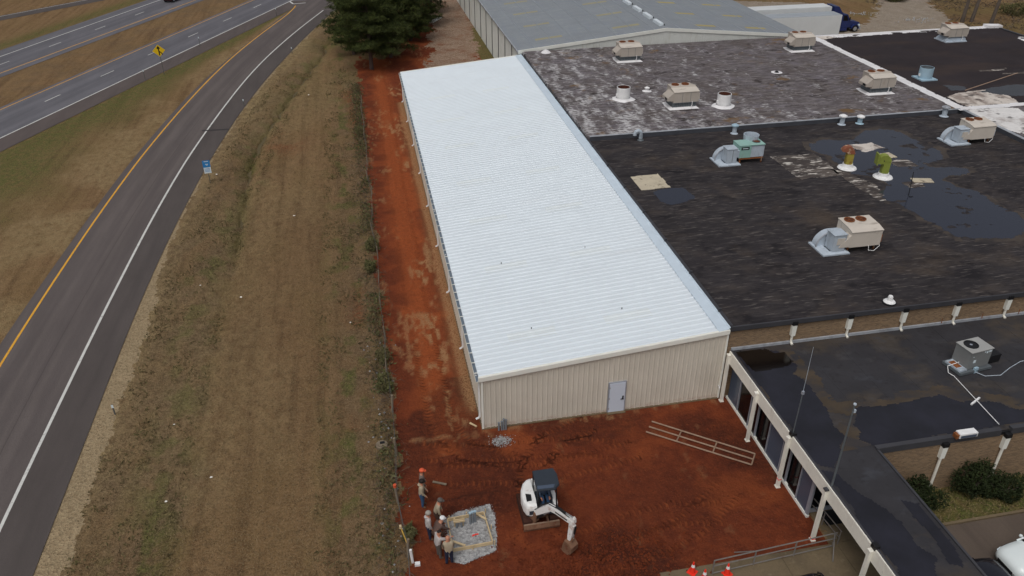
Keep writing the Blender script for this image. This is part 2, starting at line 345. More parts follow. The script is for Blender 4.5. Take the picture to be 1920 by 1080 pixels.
def height(X, Y):
    h = (fbm(X*.35, Y*.35, 3)-.5)*.10+(fbm(X*1.6, Y*1.6, 9)-.5)*.05
    dx = X-interp(Y, DITCH); h = h-ditch_depth(Y)*(.7*np.exp(-(dx/.9)**2)+.55*np.exp(-((dx-.1-(fbm(X*.3, Y*.5, 78)-.5)*.8)/.22)**2))*(.5+1.0*fbm(X*.5, Y*.5, 77))
    # red soil: ruts along the track, lumps in the dug area, bank behind the gravel pad
    for rx, am in ((1.75,.07),(3.25,.09)):
        wob = rx+(fbm(Y*0+3.3, Y*.12, 21)-.5)*1.2
        h = h-am*np.exp(-((X-wob)/.22)**2)*(Y > 33)*(Y < 112)
    tr = 4.15+(fbm(Y*0+1.7, Y*.1, 25)-.5)*.8
    h = h-.12*np.exp(-((X-tr)/.2)**2)*sst(36, 40, Y)*(1-sst(93, 98, Y))
    yard = sst(-.3, .5, X)*(1-sst(19.4, 20, X))*(1-sst(34, 34.8, Y))
    dug = np.exp(-(((X-8.3)/3.0)**2+((Y-24.3)/1.7)**2))
    h = h+yard*((fbm(X*1.1, Y*1.1, 40)-.5)*.14+dug*(fbm(X*2.0, Y*2.0, 41, 5)-.5)*.75)
    h = h+.30*np.exp(-((Y-29.35-(X-3)*.12)/.34)**2)*sst(1.8, 2.4, X)*(1-sst(4.6, 5.4, X))*(.6+.8*fbm(X*1.5, Y*1.5, 44))
    tm, tu = tread_field(X, Y); h = h+tm*.03*np.sin(tu*2*PI/.34)-tm*.03
    pad = (X > 1.5) & (X < 4.7) & (Y > 25.3) & (Y < 29.0); h = np.where(pad, np.minimum(h*.3, .0)-.02, h)
    fence = np.exp(-((X+.8)/.5)**2); h = h+.12*fence*(Y > 20)*(Y < 108)
    # flat under roads, walls and paving
    def flat(d): return sst(.0, 1.2, d)
    k = np.ones_like(X)
    k = k*flat(np.maximum(X-interp(Y, RAMP_R), interp(Y, RAMP_L)-X))
    k = k*flat(np.maximum(X-HW_R(Y), HW_L(Y)-X))*flat(np.maximum(X-FW_R(Y), FW_L(Y)-X))
    k = k*flat(np.abs(X-FR_N(Y))-2.5)
    bb = np.maximum.reduce([4.9-X, X-19.5, 34.8-Y, Y-95.4]); k = k*sst(-.1, .8, bb)
    bb = np.maximum.reduce([19.5-X, 25.5-Y]); k = k*sst(-.1, .8, bb)
    k = k*sst(0, .6, np.maximum(np.maximum(11.2-X, Y-23.3), 12-Y*0-Y*0+0*X-99))
    return h*k-.0*X

xs = np.concatenate([np.arange(-90,-30,1.), np.arange(-30,-18,.5), np.arange(-18,20.2,.12), np.arange(20.2,36,.3), np.arange(36,70,1.), np.arange(70,116,.4), np.arange(116,141,1.)])
ys = np.concatenate([np.arange(10,46,.12), np.arange(46,106,.2), np.arange(106,200,.5)])
GX, GY = np.meshgrid(xs, ys, indexing='ij'); GZ = height(GX, GY)
CX = (GX[:-1,:-1]+GX[1:,1:])/2; CY = (GY[:-1,:-1]+GY[1:,1:])/2
n1 = fbm(CX*.45, CY*.45, 60)-.5; n2 = fbm(CX*2.2, CY*2.2, 61)-.5
cls = np.zeros(CX.shape, int)
edgeL = -.25+n1*1.3+n2*.8
soil = (CX > edgeL) & (CX < 20.2) & (CY < 117+n1*8)
soil |= (CX > 3+n1*3) & (CX < 20) & (CY > 95) & (CY < 107+n1*6)
soil |= (CX > 5+(CY-115)*.22+n1*4) & (CX < 19) & (CY > 110)
soil &= ~((CX > 17.2+n1*1.5+n2) & (CY > 103+n1*4) & (CY < 134))
cls[soil] = 1
lane_c = np.interp(CY, [96,104,115,128,140,155,200],[11.8,12.3,13.4,15,16.2,17.4,20])
cls[(np.abs(CX-lane_c) < 3.4+n1*3+n2*2) & (CY > 97+n1*4)] = 2
cls[(CX > interp(CY, RAMP_R)-.1) & (CX < interp(CY, RAMP_R)+1.05*(1-sst(48, 66, CY))+.25+n1*.7+n2*.7)] = 3
far = (CX > 57) & (CY > 94)
def inpoly(px, py, poly):
    ins = np.zeros(px.shape, bool); n = len(poly); j = n-1
    for i in range(n):
        xi, yi = poly[i]; xj, yj = poly[j]
        cond = ((yi > py) != (yj > py)) & (px < (xj-xi)*(py-yi)/(yj-yi+1e-12)+xi); ins ^= cond; j = i
    return ins
lot = far & inpoly(CX+n1*3, CY+n2*4, [(58,95),(58,121),(76,120),(82,120.5),(86.7,124),(96,137.5),(112,162),(122,160),(105,135.7),(101,127.3),(99,121.4),(95,112),(93,95)])
lot |= far & (np.abs(CY-(140+(CX-64)*-.32)) < 4+n1*2) & (CX < 82)
cls[lot] = 4
kill = ((CX > 5.1)&(CX < 19.3)&(CY > 35)&(CY < 95.2))|((CX > 19.6)&(CX < 83.6)&(CY > 35)&(CY < 94.2))|((CX > 20.3)&(CX < 60)&(CY > 25.8)&(CY < 35.2))|((CX > 19.5)&(CX < 56.7)&(CY > 95.6))
kill |= ((CX > 11.9+n2*.3)&(CX < 23.3)&(CY < 22.8+.06*(CX-12)*(CX<14)))|((CX > 23.5)&(CY < 22.9))|((CX > 20.4)&(CX < 23.2)&(CY < 25.6))
cls[kill] = -1
gx = GX; gy = GY
# real colour differences of the turf and soil, as material weights
hwside = gx-HW_R(gy)
nA = fbm(gx*.15, gy*.15, 80); nB = fbm(gx*.6, gy*.6, 81); nC = fbm(gx*.09, gy*.05, 82); nD = fbm(gx*1.1, gy*.7, 85, 5)
midrel = np.clip((gx-HW_R(gy))/np.maximum(interp(gy, RAMP_L)-HW_R(gy), .5), 0, 1)
inmid = (gx > HW_R(gy)) & (gx < interp(gy, RAMP_L))
aG = np.where(inmid, (1-sst(.25, .85, midrel+(nA-.5)*.5))*.95, 0)
aG = np.maximum(aG, np.exp(-((gx-FW_L(gy)+2)/2.2)**2)*.9)
aG = np.maximum(aG, np.exp(-((gx-interp(gy, DITCH))/.8)**2)*.85*np.clip(ditch_depth(gy)/.38, 0, 1)*sst(.3,.55,nB))
rr = gx-interp(gy, RAMP_R)
aG = np.maximum(aG, np.exp(-((rr-4.6-(nA-.5)*3)/1.5)**2)*sst(.5, .64, nD)*1.0)
aG = np.maximum(aG, np.exp(-((gx+2.6)/1.6)**2)*sst(.5, .66, nD)*.9)
aG = np.maximum(aG, (rr > 0)*sst(85, 115, gy)*.35*sst(.35, .6, nA))
aG = np.maximum(aG, ((gx > 23.4)&(gy > 22.9)&(gy < 25.8)&(gx < 60))*1.1)
aG = np.maximum(aG, ((gx > 16)&(gx < 19.6)&(gy > 100)&(gy < 136))*.8)
aG = np.clip(aG, 0, 1)
aU = (rr > 0)*(1-sst(-.6, .6, gx-interp(gy, DITCH)+(nB-.5)*2.2))*1.0
aU = np.maximum(aU, np.exp(-((gx+2.0)/1.5)**2)*.9); aU = np.maximum(aU, np.where((gx < HW_L(gy))&(gx > FW_R(gy)), sst(.4,.6,nB)*.8, 0)); aU = np.clip(aU, 0, 1)
aT = np.where(inmid, sst(.45, .9, midrel+(nB-.5)*.35)*sst(.35, .55, nA), 0)+.5*sst(.55, .7, nC)*(rr > 0)
aT = np.where((gx > 23)&(gy < 26), 0, aT); aT = np.clip(aT*.8+np.exp(-((rr-.9)/.9)**2)*.7*(rr > 0), 0, 1)
aR = np.exp(-((gx+1.6)/1.3)**2)*sst(.5, .68, fbm(gx*.25, gy*.12, 83))*(gy > 36)*(gy < 110)
aR = np.maximum(aR, np.exp(-(((gx+9)/2.2)**2+((gy-84)/3)**2))*sst(.45, .6, nB)*.8)
aR = np.clip(aR, 0, 1)
# soil weights: a straw/pale crust, dark wet soil, tread coordinate
st1 = fbm(gx*.7, gy*.28, 90); st2 = fbm(gx*2.5, gy*1.6, 91); st3 = fbm(gx*3.2, gy*1.3, 98, 5)
band = np.exp(-((gx-3.6-(nC-.5)*1.2)/.8)**2)*sst(36, 42, gy)*(1-sst(100, 108, gy))
straw = band*sst(.42, .56, st1)*sst(.46, .62, st3)*1.1+np.exp(-((gx-4.65)/.5)**2)*sst(35.5, 38, gy)*(gy < 96)*1.2+sst(.5, .64, st1)*sst(.54, .64, st3)*.6*(gy > 34)
straw = straw+(gy < 34.8)*np.exp(-((gy-34.6)/.22)**2)*sst(.55, .68, fbm(gx*1.2, gy, 92))*.6+(gy < 34)*sst(.66, .74, st2)*sst(.55, .65, st1)*.2
aS = np.clip(straw, 0, 1)
dugw = np.exp(-(((gx-8.6)/3.0)**2+((gy-24.2)/1.6)**2))
aD = np.clip(dugw*1.3*sst(.35, .6, fbm(gx*.9, gy*.9, 93))+.8*sst(.5, .66, fbm(gx*.2, gy*.2, 94))*(gy < 40)+np.exp(-((gx-15)/4.5)**2-((gy-28)/3.2)**2)*.55
             +np.exp(-((gx-1.0)/.8)**2)*.55*sst(.4,.6,nB)*(gy > 34)+np.exp(-((gy-29.2)/.35)**2)*(gx > 1.8)*(gx < 5)*.9, 0, 1)
tm, tu = tread_field(gx, gy)
aX = np.clip(sst(.55, .7, fbm(gx*.3, gy*.3, 95))*.7+(gx < 5)*(gy > 33)*np.exp(-((gx-2.4)/1.3)**2)*1.0, 0, 1)   # brighter orange clay

def grid_obj(name, mask, mat, attrs, kind='structure', label=None):
    idx = np.argwhere(mask); i, j = idx[:,0], idx[:,1]; ny = GX.shape[1]
    q = np.stack([i*ny+j, (i+1)*ny+j, (i+1)*ny+j+1, i*ny+j+1], 1)
    u, inv = np.unique(q.ravel(), return_inverse=True)
    me = bpy.data.meshes.new(name); nv, nf = len(u), len(q)
    me.vertices.add(nv); me.vertices.foreach_set('co', np.stack([GX.ravel()[u], GY.ravel()[u], GZ.ravel()[u]], 1).astype(np.float32).ravel())
    me.loops.add(nf*4); me.loops.foreach_set('vertex_index', inv.astype(np.int32).ravel())
    me.polygons.add(nf); me.polygons.foreach_set('loop_start', np.arange(0, nf*4, 4, dtype=np.int32))
    me.polygons.foreach_set('use_smooth', np.ones(nf, bool))
    for k, a in attrs.items():
        at = me.attributes.new(k, 'FLOAT', 'POINT'); at.data.foreach_set('value', a.ravel()[u].astype(np.float32))
    me.update(calc_edges=True); me.materials.append(mat)
    return tag(put(name, me), label, kind=kind)

def grass_mat(name='dry_turf', blades=False):
    t = NT(name)
    big = t.noise(.22, (1,.5,1), 4); mid = t.noise(1.6, (1,.7,1), 5, .65); fine = t.noise(9, (1,1,1), 4, .75); clump = t.noise(3.6, (1,1,1), 3, .7)
    mow = t.noise(1.1, (1,.05,1), 4, .6); patch = t.noise(.5, (1,.6,1), 5, .6)
    col = t.mix(t.rng(mid, .3, .7), c(99,76,53), c(126,100,71))
    col = t.mix(t.math('MULTIPLY', t.rng(mow, .42, .62), .55), col, c(132,107,77)); col = t.mix(t.math('MULTIPLY', t.rng(mow, .46, .34), .5), col, c(84,64,45))
    col = t.mix(t.math('MULTIPLY', t.rng(big, .45, .65), .45), col, c(112,91,60))
    col = t.mix(t.math('MULTIPLY', t.attr('rough'), t.rng(patch, .4, .6, .2, .75)), col, t.mix(t.rng(clump, .35, .65), c(72,58,43), c(120,101,80)))
    g = t.math('MULTIPLY', t.attr('green'), t.rng(mid, .25, .6, .25, 1))
    col = t.mix(g, col, t.mix(t.rng(clump, .3, .7), c(62,70,34), c(96,96,50)))
    col = t.mix(t.math('MULTIPLY', t.attr('tan'), t.rng(mid, .3, .6)), col, c(138,120,88))
    col = t.mix(t.math('MULTIPLY', t.attr('red'), t.rng(clump, .35, .6)), col, c(116,68,44))
    col = t.mix(t.math('MULTIPLY', t.rng(t.noise(2.3, (1,.8,1), 4), .52, .66), .3), col, c(70,60,42))
    if blades: col = t.mix(t.attr('leaf_tone'), t.mix(.75, col, c(54,44,32)), t.mix(.5, col, c(158,138,108)))
    else:
        col = t.mix(t.math('MULTIPLY', t.rng(fine, .5, .72), .6), col, c(46,40,30)); col = t.mix(t.math('MULTIPLY', t.rng(fine, .5, .32), .45), col, c(132,118,92))
        t.bump(t.math('ADD', fine, t.math('MULTIPLY', clump, 1.2)), .09)
    return t.out(col, .95, .1)
def soil_mat():
    t = NT('red_clay_soil')
    mid = t.noise(1.3, (1,1,1), 6, .65); fine = t.noise(8, (1,1,1), 5, .75); cl = t.noise(3.2, (1,1,1), 4, .65)
    col = t.mix(t.rng(mid, .32, .68), c(88,41,26), c(114,56,32))
    col = t.mix(t.math('MULTIPLY', t.attr('clay'), t.rng(cl, .3, .6, .4, .8)), col, c(146,76,40))
    col = t.mix(t.math('MULTIPLY', t.attr('dark'), t.rng(cl, .3, .6, .4, .9)), col, c(60,30,22))
    col = t.mix(t.math('MULTIPLY', t.attr('straw'), t.rng(fine, .36, .55)), col, c(150,116,82))
    col = t.mix(t.math('MULTIPLY', t.rng(fine, .55, .72), .55), col, c(56,28,20)); col = t.mix(t.math('MULTIPLY', t.rng(fine, .45, .3), .3), col, c(142,84,52))
    col = t.mix(t.math('MULTIPLY', t.rng(t.noise(14, (1,1,1), 2), .7, .76), .4), col, c(150,128,108))
    tr = t.math('MULTIPLY', t.attr('tread'), t.rng(t.math('SINE', t.math('MULTIPLY', t.attr('treadu'), 2*PI/.3), 0), -.2, .6))
    col = t.mix(t.math('MULTIPLY', tr, t.rng(mid, .4, .6, .1, .5)), col, c(136,72,40))
    h = t.math('ADD', t.math('MULTIPLY', fine, .7), t.math('ADD', cl, t.math('MULTIPLY', tr, .5)))
    t.bump(h, .12)
    return t.out(col, .92, .15)
def gravel_mat(name, c1, c2, c3, red=None):
    t = NT(name)
    v = t.n('TexVoronoi'); v.inputs['Scale'].default_value = 9; t.l(t.coord(), v.inputs['Vector'])
    col = t.mix(t.rng(t.noise(.6, (1,1,1), 5), .35, .65), c1, c2)
    sep = t.n('SeparateColor'); t.l(v.outputs['Color'], sep.inputs[0])
    col = t.mix(t.math('MULTIPLY', sep.outputs[0], .6), col, c3); col = t.mix(t.math('MULTIPLY', t.rng(sep.outputs[1], .6, 1), .5), col, mul(c1, .45))
    if red: col = t.mix(t.math('MULTIPLY', t.rng(t.noise(.35, (1,1,1), 5), .52, .68), .6), col, red)
    t.bump(v.outputs['Distance'], .05)
    return t.out(col, .9, .15)
MAT['turf'] = grass_mat(); MAT['blades'] = grass_mat('grass_blades', True); MAT['soil'] = soil_mat()
MAT['lane'] = gravel_mat('lane_gravel', c(128,104,84), c(112,84,62), c(164,150,136), c(112,68,46))
MAT['shoulder'] = gravel_mat('sandy_shoulder', c(138,120,94), c(122,106,82), c(156,140,112))
MAT['lot'] = gravel_mat('lot_gravel', c(132,120,106), c(148,138,126), c(118,106,92))
MAT['stone'] = gravel_mat('crushed_stone', c(140,140,140), c(124,124,124), c(182,182,182))
ga = dict(green=aG, tan=aT, red=aR, rough=aU); sa = dict(straw=aS, dark=aD, clay=aX, tread=tm, treadu=tu)
grid_obj('grass_ground', cls == 0, MAT['turf'], ga, label='brown winter turf of the verges and field')
grid_obj('red_soil_ground', cls == 1, MAT['soil'], sa, label='bare red clay yard and track')
grid_obj('gravel_path', cls == 2, MAT['lane'], {}, label='stony lane behind the white roof')
grid_obj('sandy_verge', cls == 3, MAT['shoulder'], {}, label='pale sandy strip beside the ramp')
grid_obj('gravel_lot_ground', cls == 4, MAT['lot'], {}, label='gravel truck lot behind the dark roof')
mb = MB(); mb.add([(-2500,-2500,-.6),(2500,-2500,-.6),(2500,2500,-.6),(-2500,2500,-.6)], [(0,1,2,3)])
tag(mb.build('ground', M('far_ground', c(88,78,56), .2, .05, rough=.95)), kind='structure')

def gh(x, y):
    i = min(max(np.searchsorted(xs, x)-1, 0), len(xs)-2); j = min(max(np.searchsorted(ys, y)-1, 0), len(ys)-2)
    return float((GZ[i,j]+GZ[i+1,j]+GZ[i,j+1]+GZ[i+1,j+1])/4)

# ------------------------------------------------------------------ roads
def road_mat(name, base, rub, lanes=False):
    t = NT(name)
    col = t.mix(t.rng(t.noise(.5, (1,.25,1), 5), .35, .65), mul(base, .9), mul(base, 1.1))
    if lanes:   # wheel paths, paver seam and oil film follow the road
        cb = t.n('CombineXYZ'); sp = t.n('SeparateXYZ'); t.l(t.coord(), sp.inputs[0]); la = t.attr('lat')
        t.l(t.math('MULTIPLY', la, 9), cb.inputs[0]); t.l(t.math('MULTIPLY', sp.outputs[1], .035), cb.inputs[1])
        o = t.n('TexNoise'); o.inputs['Scale'].default_value = 1; o.inputs['Detail'].default_value = 5; t.l(cb.outputs[0], o.inputs['Vector'])
        col = t.mix(t.math('MULTIPLY', t.rng(o.outputs[0], .42, .66), .6), col, rub); col = t.mix(t.math('MULTIPLY', t.rng(o.outputs[0], .46, .3), .4), col, mul(base, 1.22))
        seam = t.math('LESS_THAN', t.math('ABSOLUTE', t.math('SUBTRACT', la, .47), 0), .004); col = t.mix(t.math('MULTIPLY', seam, .45), col, mul(base, .5))
    else: col = t.mix(t.math('MULTIPLY', t.rng(t.noise(.9, (1,.06,1), 3), .5, .68), .5), col, rub)
    col = t.mix(t.math('MULTIPLY', t.rng(t.noise(14, (1,1,1), 3), .5, .8), .35), col, mul(base, .6))
    col = t.mix(t.math('MULTIPLY', t.rng(t.noise(1.1, (1,.7,1), 6, .7), .66, .72), .5), col, mul(base, .6))
    t.bump(t.noise(16, (1,1,1), 3), .015)
    return t.out(col, .85, .2)
MAT['asph'] = road_mat('ramp_asphalt', c(90,83,81), c(76,70,70), True)
MAT['asph_sh'] = road_mat('shoulder_asphalt', c(78,72,70), c(68,63,62))
MAT['asph2'] = road_mat('highway_asphalt', c(96,95,100), c(80,79,84), True)
MAT['asph2_sh'] = road_mat('highway_shoulder_asphalt', c(84,76,74), c(74,68,66))
MAT['linew'] = M('white_road_paint', c(190,190,186), .1, 1.5, rough=.7, layers=[(c(120,116,112), 3, (1,1,1), .55, .7, .6)])
MAT['liney'] = M('yellow_road_paint', c(206,152,52), .1, 1.5, rough=.7, layers=[(c(130,104,70), 3, (1,1,1), .54, .7, .6)])
def strip(mbd, fl, fr, y0, y1, z, step=2.5, mi=0):
    Y = np.arange(y0, y1+step*.5, step)
    L = [(float(fl(q)), float(q), z) for q in Y]; Rr = [(float(fr(q)), float(q), z) for q in Y]; n = len(Y)
    mbd.add(L+Rr, [(i, n+i, n+i+1, i+1) for i in range(n-1)], mi); return mbd
def latattr(o):
    n = len(o.data.vertices)//2; a = o.data.attributes.new('lat', 'FLOAT', 'POINT'); a.data.foreach_set('value', [0.0]*n+[1.0]*n); return o
def fI(pts, d=0): return lambda y: float(np.interp(y, [p[0] for p in pts], [p[1] for p in pts]))+d
def smooth_pts(pts):
    Y = np.arange(pts[0][0], pts[-1][0], 3.0); X = np.interp(Y, [p[0] for p in pts], [p[1] for p in pts])
    k = np.ones(7)/7; Xp = np.pad(X, 3, mode='edge'); X = np.convolve(Xp, k, 'valid'); return list(zip(Y, X))
rR, rW, rY, rL = (smooth_pts(p) for p in (RAMP_R, RAMP_W, RAMP_Y, RAMP_L))
ramp = strip(MB(), fI(rL), fI(rR), 8, 196, .05); rampo = tag(latattr(ramp.build('ramp_road', MAT['asph'])), 'grey asphalt ramp curving towards the highway', kind='structure')
strip(MB(), fI(rW, .12), fI(rR, -.04), 8, 150, .056).build('shoulder', MAT['asph_sh'], rampo)
strip(MB(), fI(rW, -.09), fI(rW, .09), 8, 150, .062).build('edge_line', MAT['linew'], rampo)
strip(MB(), fI(rY, -.08), fI(rY, .08), 8, 155, .060).build('edge_line', MAT['liney'], rampo)
sk = MB(); sk.add([(-18.2,90.4,.066),(-15.2,90.25,.066),(-15.2,89.85,.066),(-18.1,90.0,.066)], [(3,2,1,0)])
sk.build('tar_seam', M('tar_patch', c(50,46,46), .2, 3, rough=.6), rampo)
hw = strip(MB(), HW_L, HW_R, 30, 235, .035); hwo = tag(latattr(hw.build('highway_road', MAT['asph2'])), 'near highway carriageway with broken white lane line', kind='structure')
strip(MB(), lambda y: HW_W(y)+.1, lambda y: HW_R(y)-.03, 30, 160, .041).build('shoulder', MAT['asph2_sh'], hwo)
strip(MB(), lambda y: HW_W(y)-.1, lambda y: HW_W(y)+.1, 30, 235, .047).build('edge_line', MAT['linew'], hwo)
strip(MB(), lambda y: HW_Y(y)-.07, lambda y: HW_Y(y)+.07, 30, 235, .045).build('edge_line', MAT['liney'], hwo)
fw2 = strip(MB(), FW_L, FW_R, 50, 235, .035); fwo = tag(latattr(fw2.build('highway_road', MAT['asph2'])), 'far highway carriageway beyond the grass median', kind='structure')
strip(MB(), lambda y: FW_W(y)-.1, lambda y: FW_W(y)+.1, 50, 235, .043).build('edge_line', MAT['linew'], fwo)
strip(MB(), lambda y: FW_Y(y)-.08, lambda y: FW_Y(y)+.08, 50, 235, .041).build('edge_line', MAT['liney'], fwo)
def dash(a, b, parent):
    a = Vector(a); b = Vector(b); d = (b-a).normalized(); nrm = Vector((-d.y, d.x))*.07
    MB().add([(*(a-nrm), .042),(*(b-nrm), .042),(*(b+nrm), .042),(*(a+nrm), .042)], [(0,3,2,1)]).build('lane_dash', MAT['linew'], parent)
d0 = Vector((-38.84,105.11)); st_ = Vector((4.20,10.08)); ln = Vector((1.12,2.62))
for k in range(-4, 9): dash(d0+st_*k, d0+st_*k+ln, hwo)
d0 = Vector((-46.31,133.59)); st_ = Vector((4.23,10.02)); ln = Vector((1.02,2.5))
for k in range(-4, 6): dash(d0+st_*k, d0+st_*k+ln, fwo)
gore = MB()
for a, b in (((-11.64,159.7),(-10.86,157.1)),((-10.86,157.1),(-8.65,157.6))):
    a = Vector(a); b = Vector(b); d = (b-a).normalized(); nn = Vector((-d.y, d.x))*.16
    gore.add([(*(a-nn),.068),(*(b-nn),.068),(*(b+nn),.068),(*(a+nn),.068)], [(0,3,2,1)])
gore.build('gore_marking', MAT['linew'], rampo)
fr = strip(MB(), lambda y: FR_N(y)-5.2, FR_N, 120, 215, .03); fro = tag(fr.build('frontage_road', MAT['asph_sh']), 'narrow service road beyond the highway', kind='structure')
strip(MB(), lambda y: FR_N(y)-4.6, lambda y: FR_N(y)-4.4, 120, 215, .036).build('edge_line', MAT['linew'], fro)

# ------------------------------------------------------------------ paving by the entrance
MAT['concrete'] = M('stained_concrete', c(104,91,71), .12, .7, rough=.85, layers=[(c(82,72,58), .5, (1,1,1), .5, .68, .6), (c(132,120,98), 1.8, (1,1,1), .58, .7, .4)], fine=(12, .25))
MAT['parking'] = road_mat('parking_asphalt', c(86,76,68), c(70,62,57))
base = MB().box(11.3, 26, 8, 22.9, -.3, -.06); apron = tag(base.build('concrete_pavement', MAT['concrete']), 'stained concrete apron by the canopy', kind='structure')
for ix in range(4):
    for iy in range(4):
        x0 = 11.45+ix*3.05; x1 = x0+3.035; y1 = 23.12-iy*3.6; y0 = y1-3.585
        if ix == 3: x1 = 23.4
        MB().box(x0, x1, y0, y1, -.055, .03+.004*((ix+iy) % 2)).build('slab', MAT['concrete'], apron)
MB().box(20.3, 23.4, 23.14, 25.7, -.05, .036).build('slab', MAT['concrete'], apron)
pk = MB().box(23.42, 70, 5, 23.02, -.3, .02); tag(pk.build('parking_pavement', MAT['parking']), 'worn brown-grey parking asphalt below the brick wall', kind='structure')
kb = MB().box(23.42, 70, 23.03, 23.17, -.1, .12); tag(kb.build('kerb', MAT['concrete']), 'low kerb between the parking asphalt and the grass bed', kind='structure')

# ------------------------------------------------------------------ white-roofed metal annex
AX0, AX1, AY0, AY1, ZL, ZH = 4.9, 19.45, 34.8, 95.4, 3.78, 5.02
sl_ = (ZH-ZL)/(AX1-AX0)
def za(x): return ZL+(x-AX0)*sl_
ann = thing('metal_annex', 'long cream metal building with a low-sloped white ribbed roof', 'building', (AX0, AY0, 0))
core = MB(); core.prism([(AX0+.06,-.1),(AX1-.02,-.1),(AX1-.02,za(AX1)-.12),(AX0+.06,za(AX0)-.12)], 'y', AY0+.06, AY1-.06); core.build('wall_frame', MAT['cream'], ann, True)
NP = 66; PW = (AY1-AY0+.1)/NP
def rib_profile(width, n, bw, tw, h):
    pts = [(0,0)]; sp = width/n
    for k in range(n):
        q = (k+.5)*sp; pts += [(q-bw/2,0),(q-tw/2,h),(q+tw/2,h),(q+bw/2,0)]
    return pts+[(width,0)]
pr = rib_profile(PW, 2, .19, .09, .06); m = MB(); n = len(pr)
xa, xb = AX0-.17, AX1-.42
m.add([(xa, p[0], za(xa)+p[1]) for p in pr]+[(xb, p[0], za(xb)+p[1]) for p in pr], [(i, n+i, n+i+1, i+1) for i in range(n-1)])
m.add([(xa, p[0], za(xa)+p[1]) for p in pr]+[(xa, p[0], za(xa)-.03) for p in pr], [(i, i+1, n+i+1, n+i) for i in range(n-1)])
pm = m.mesh('roof_panel', MAT['roofwhite'])
for k in range(NP): put('roof_panel', pm, ann, (0, AY0-.05+k*PW, 0), world=True)
# translucent panels let into the roof, two per bay
sm = MB(); L = 2.9; pr2 = rib_profile(PW*.98, 2, .19, .09, .06)
sm.add([(0, p[0], p[1]+.006) for p in pr2]+[(L, p[0], p[1]+.006+L*sl_) for p in pr2], [(i, n+i, n+i+1, i+1) for i in range(n-1)]); sm = sm.mesh('skylight_panel', MAT['skylight'])
for j in range(7):
    for x in (7.0, 12.95):
        k = round((38.0+j*7.63-AY0)/PW)
        put('skylight_panel', sm, ann, (x, AY0-.05+k*PW+.01, za(x)), world=True)
vm = MB().lathe([(.03,0),(.03,.1),(.0,.1)], n=8).mesh('vent_stub', MAT['black'])
for x, y in ((8.55,38.5),(14.3,38.8),(8.2,46.75),(14.2,46.9)): put('vent_stub', vm, ann, (x, y, za(x)), world=True)
# flashing along the tall side
fl = MB(); fl.prism([(AX1-.62, za(AX1-.62)+.068),(AX1-.62, za(AX1-.62)+.095),(AX1-.03, za(AX1)+.14),(AX1+.04, za(AX1)+.24),(AX1+.06, za(AX1)+.24),(AX1+.0, za(AX1)+.09)], 'y', AY0-.1, AY1+.02)
fl.build('flashing', MAT['flash'], ann, True)
for yy, nm in ((AY0-.16, 'rake_trim'), (AY1-.02, 'rake_trim')):
    t_ = MB()
    t_.prism([(AX0-.2, za(AX0-.2)-.20),(AX1+.04, za(AX1)-.20),(AX1+.04, za(AX1)+.075),(AX0-.2, za(AX0-.2)+.075)], 'y', yy, yy+.17)
    t_.prism([(AX0-.12, za(AX0-.12)-.27),(AX1+.02, za(AX1)-.27),(AX1+.02, za(AX1)-.195),(AX0-.12, za(AX0-.12)-.195)], 'y', yy+.05, yy+.16)
    t_.build(nm, MAT['cream_trim'], ann, True)
# front wall sheets
WP = (AX1-AX0)/16
for k in range(16):
    x0 = AX0+k*WP; pf = rib_profile(WP, 3, .11, .05, .028); nn = len(pf); m = MB()
    m.add([(x0+p[0], AY0-p[1], .06) for p in pf]+[(x0+p[0], AY0-p[1], za(x0+p[0])-.25) for p in pf], [(i, i+1, nn+i+1, nn+i) for i in range(nn-1)])
    m.build('wall_panel', MAT['cream'], ann, True)
pf = rib_profile(PW, 3, .11, .05, .04); nn = len(pf); m = MB()
m.add([(-p[1], p[0], .06) for p in pf]+[(-p[1], p[0], ZL-.08) for p in pf], [(i, nn+i, nn+i+1, i+1) for i in range(nn-1)]); wm = m.mesh('wall_panel', MAT['cream'])
for k in range(NP): put('wall_panel', wm, ann, (AX0, AY0+k*(AY1-AY0)/NP, 0), world=True)
MB().box(AX0-.06, AX0+.05, AY0-.07, AY0+.05, .05, ZL-.2).build('corner_trim', MAT['cream_trim'], ann, True)
MB().box(AX1-.05, AX1+.05, AY0-.075, AY0+.05, .05, ZH-.2).build('corner_trim', MAT['cream_trim'], ann, True)
MB().box(AX0-.09, AX1+.02, AY0-.1, AY1+.05, -.2, .055).build('foundation', MAT['concrete'], ann, True)
# eave gutter with straps
gz = za(AX0-.2)-.06
g = MB(); g.prism([(AX0-.36,gz-.14),(AX0-.36,gz+.02),(AX0-.345,gz+.02),(AX0-.345,gz-.125),(AX0-.09,gz-.125),(AX0-.09,gz-.14)], 'y', AY0-.12, AY1+.05)
gut = g.build('gutter', MAT['cream_trim'], ann, True)
MB().box(AX0-.344, AX0-.09, AY0-.1, AY1, gz-.124, gz-.10).build('gutter_trough', MAT['gutter_in'], gut, True)
stp = MB().box(-.13, .13, -.03, .03, -.005, .012).mesh('gutter_strap', MAT['cream_trim'])
for k in range(62): put('gutter_strap', stp, gut, (AX0-.24, AY0+.5+k*.985, gz+.03), world=True)
dn = MB(); dn.box(-.05,.05,-.06,.06,.55,3.45); dn.tube([(0,0,.62),(-.06,0,.5),(-.22,0,.42)], .065, 8); dn.tube([(0,0,3.4),(-.08,0,3.5),(-.16,0,3.62)], .055, 8); dm = dn.mesh('downspout', MAT['white_pvc'])
for y in (35.25,42.4,49.6,56.9,64.6,72.2,79.8,87.4,94.6): put('downspout', dm, ann, (AX0-.115, y, 0), world=True)
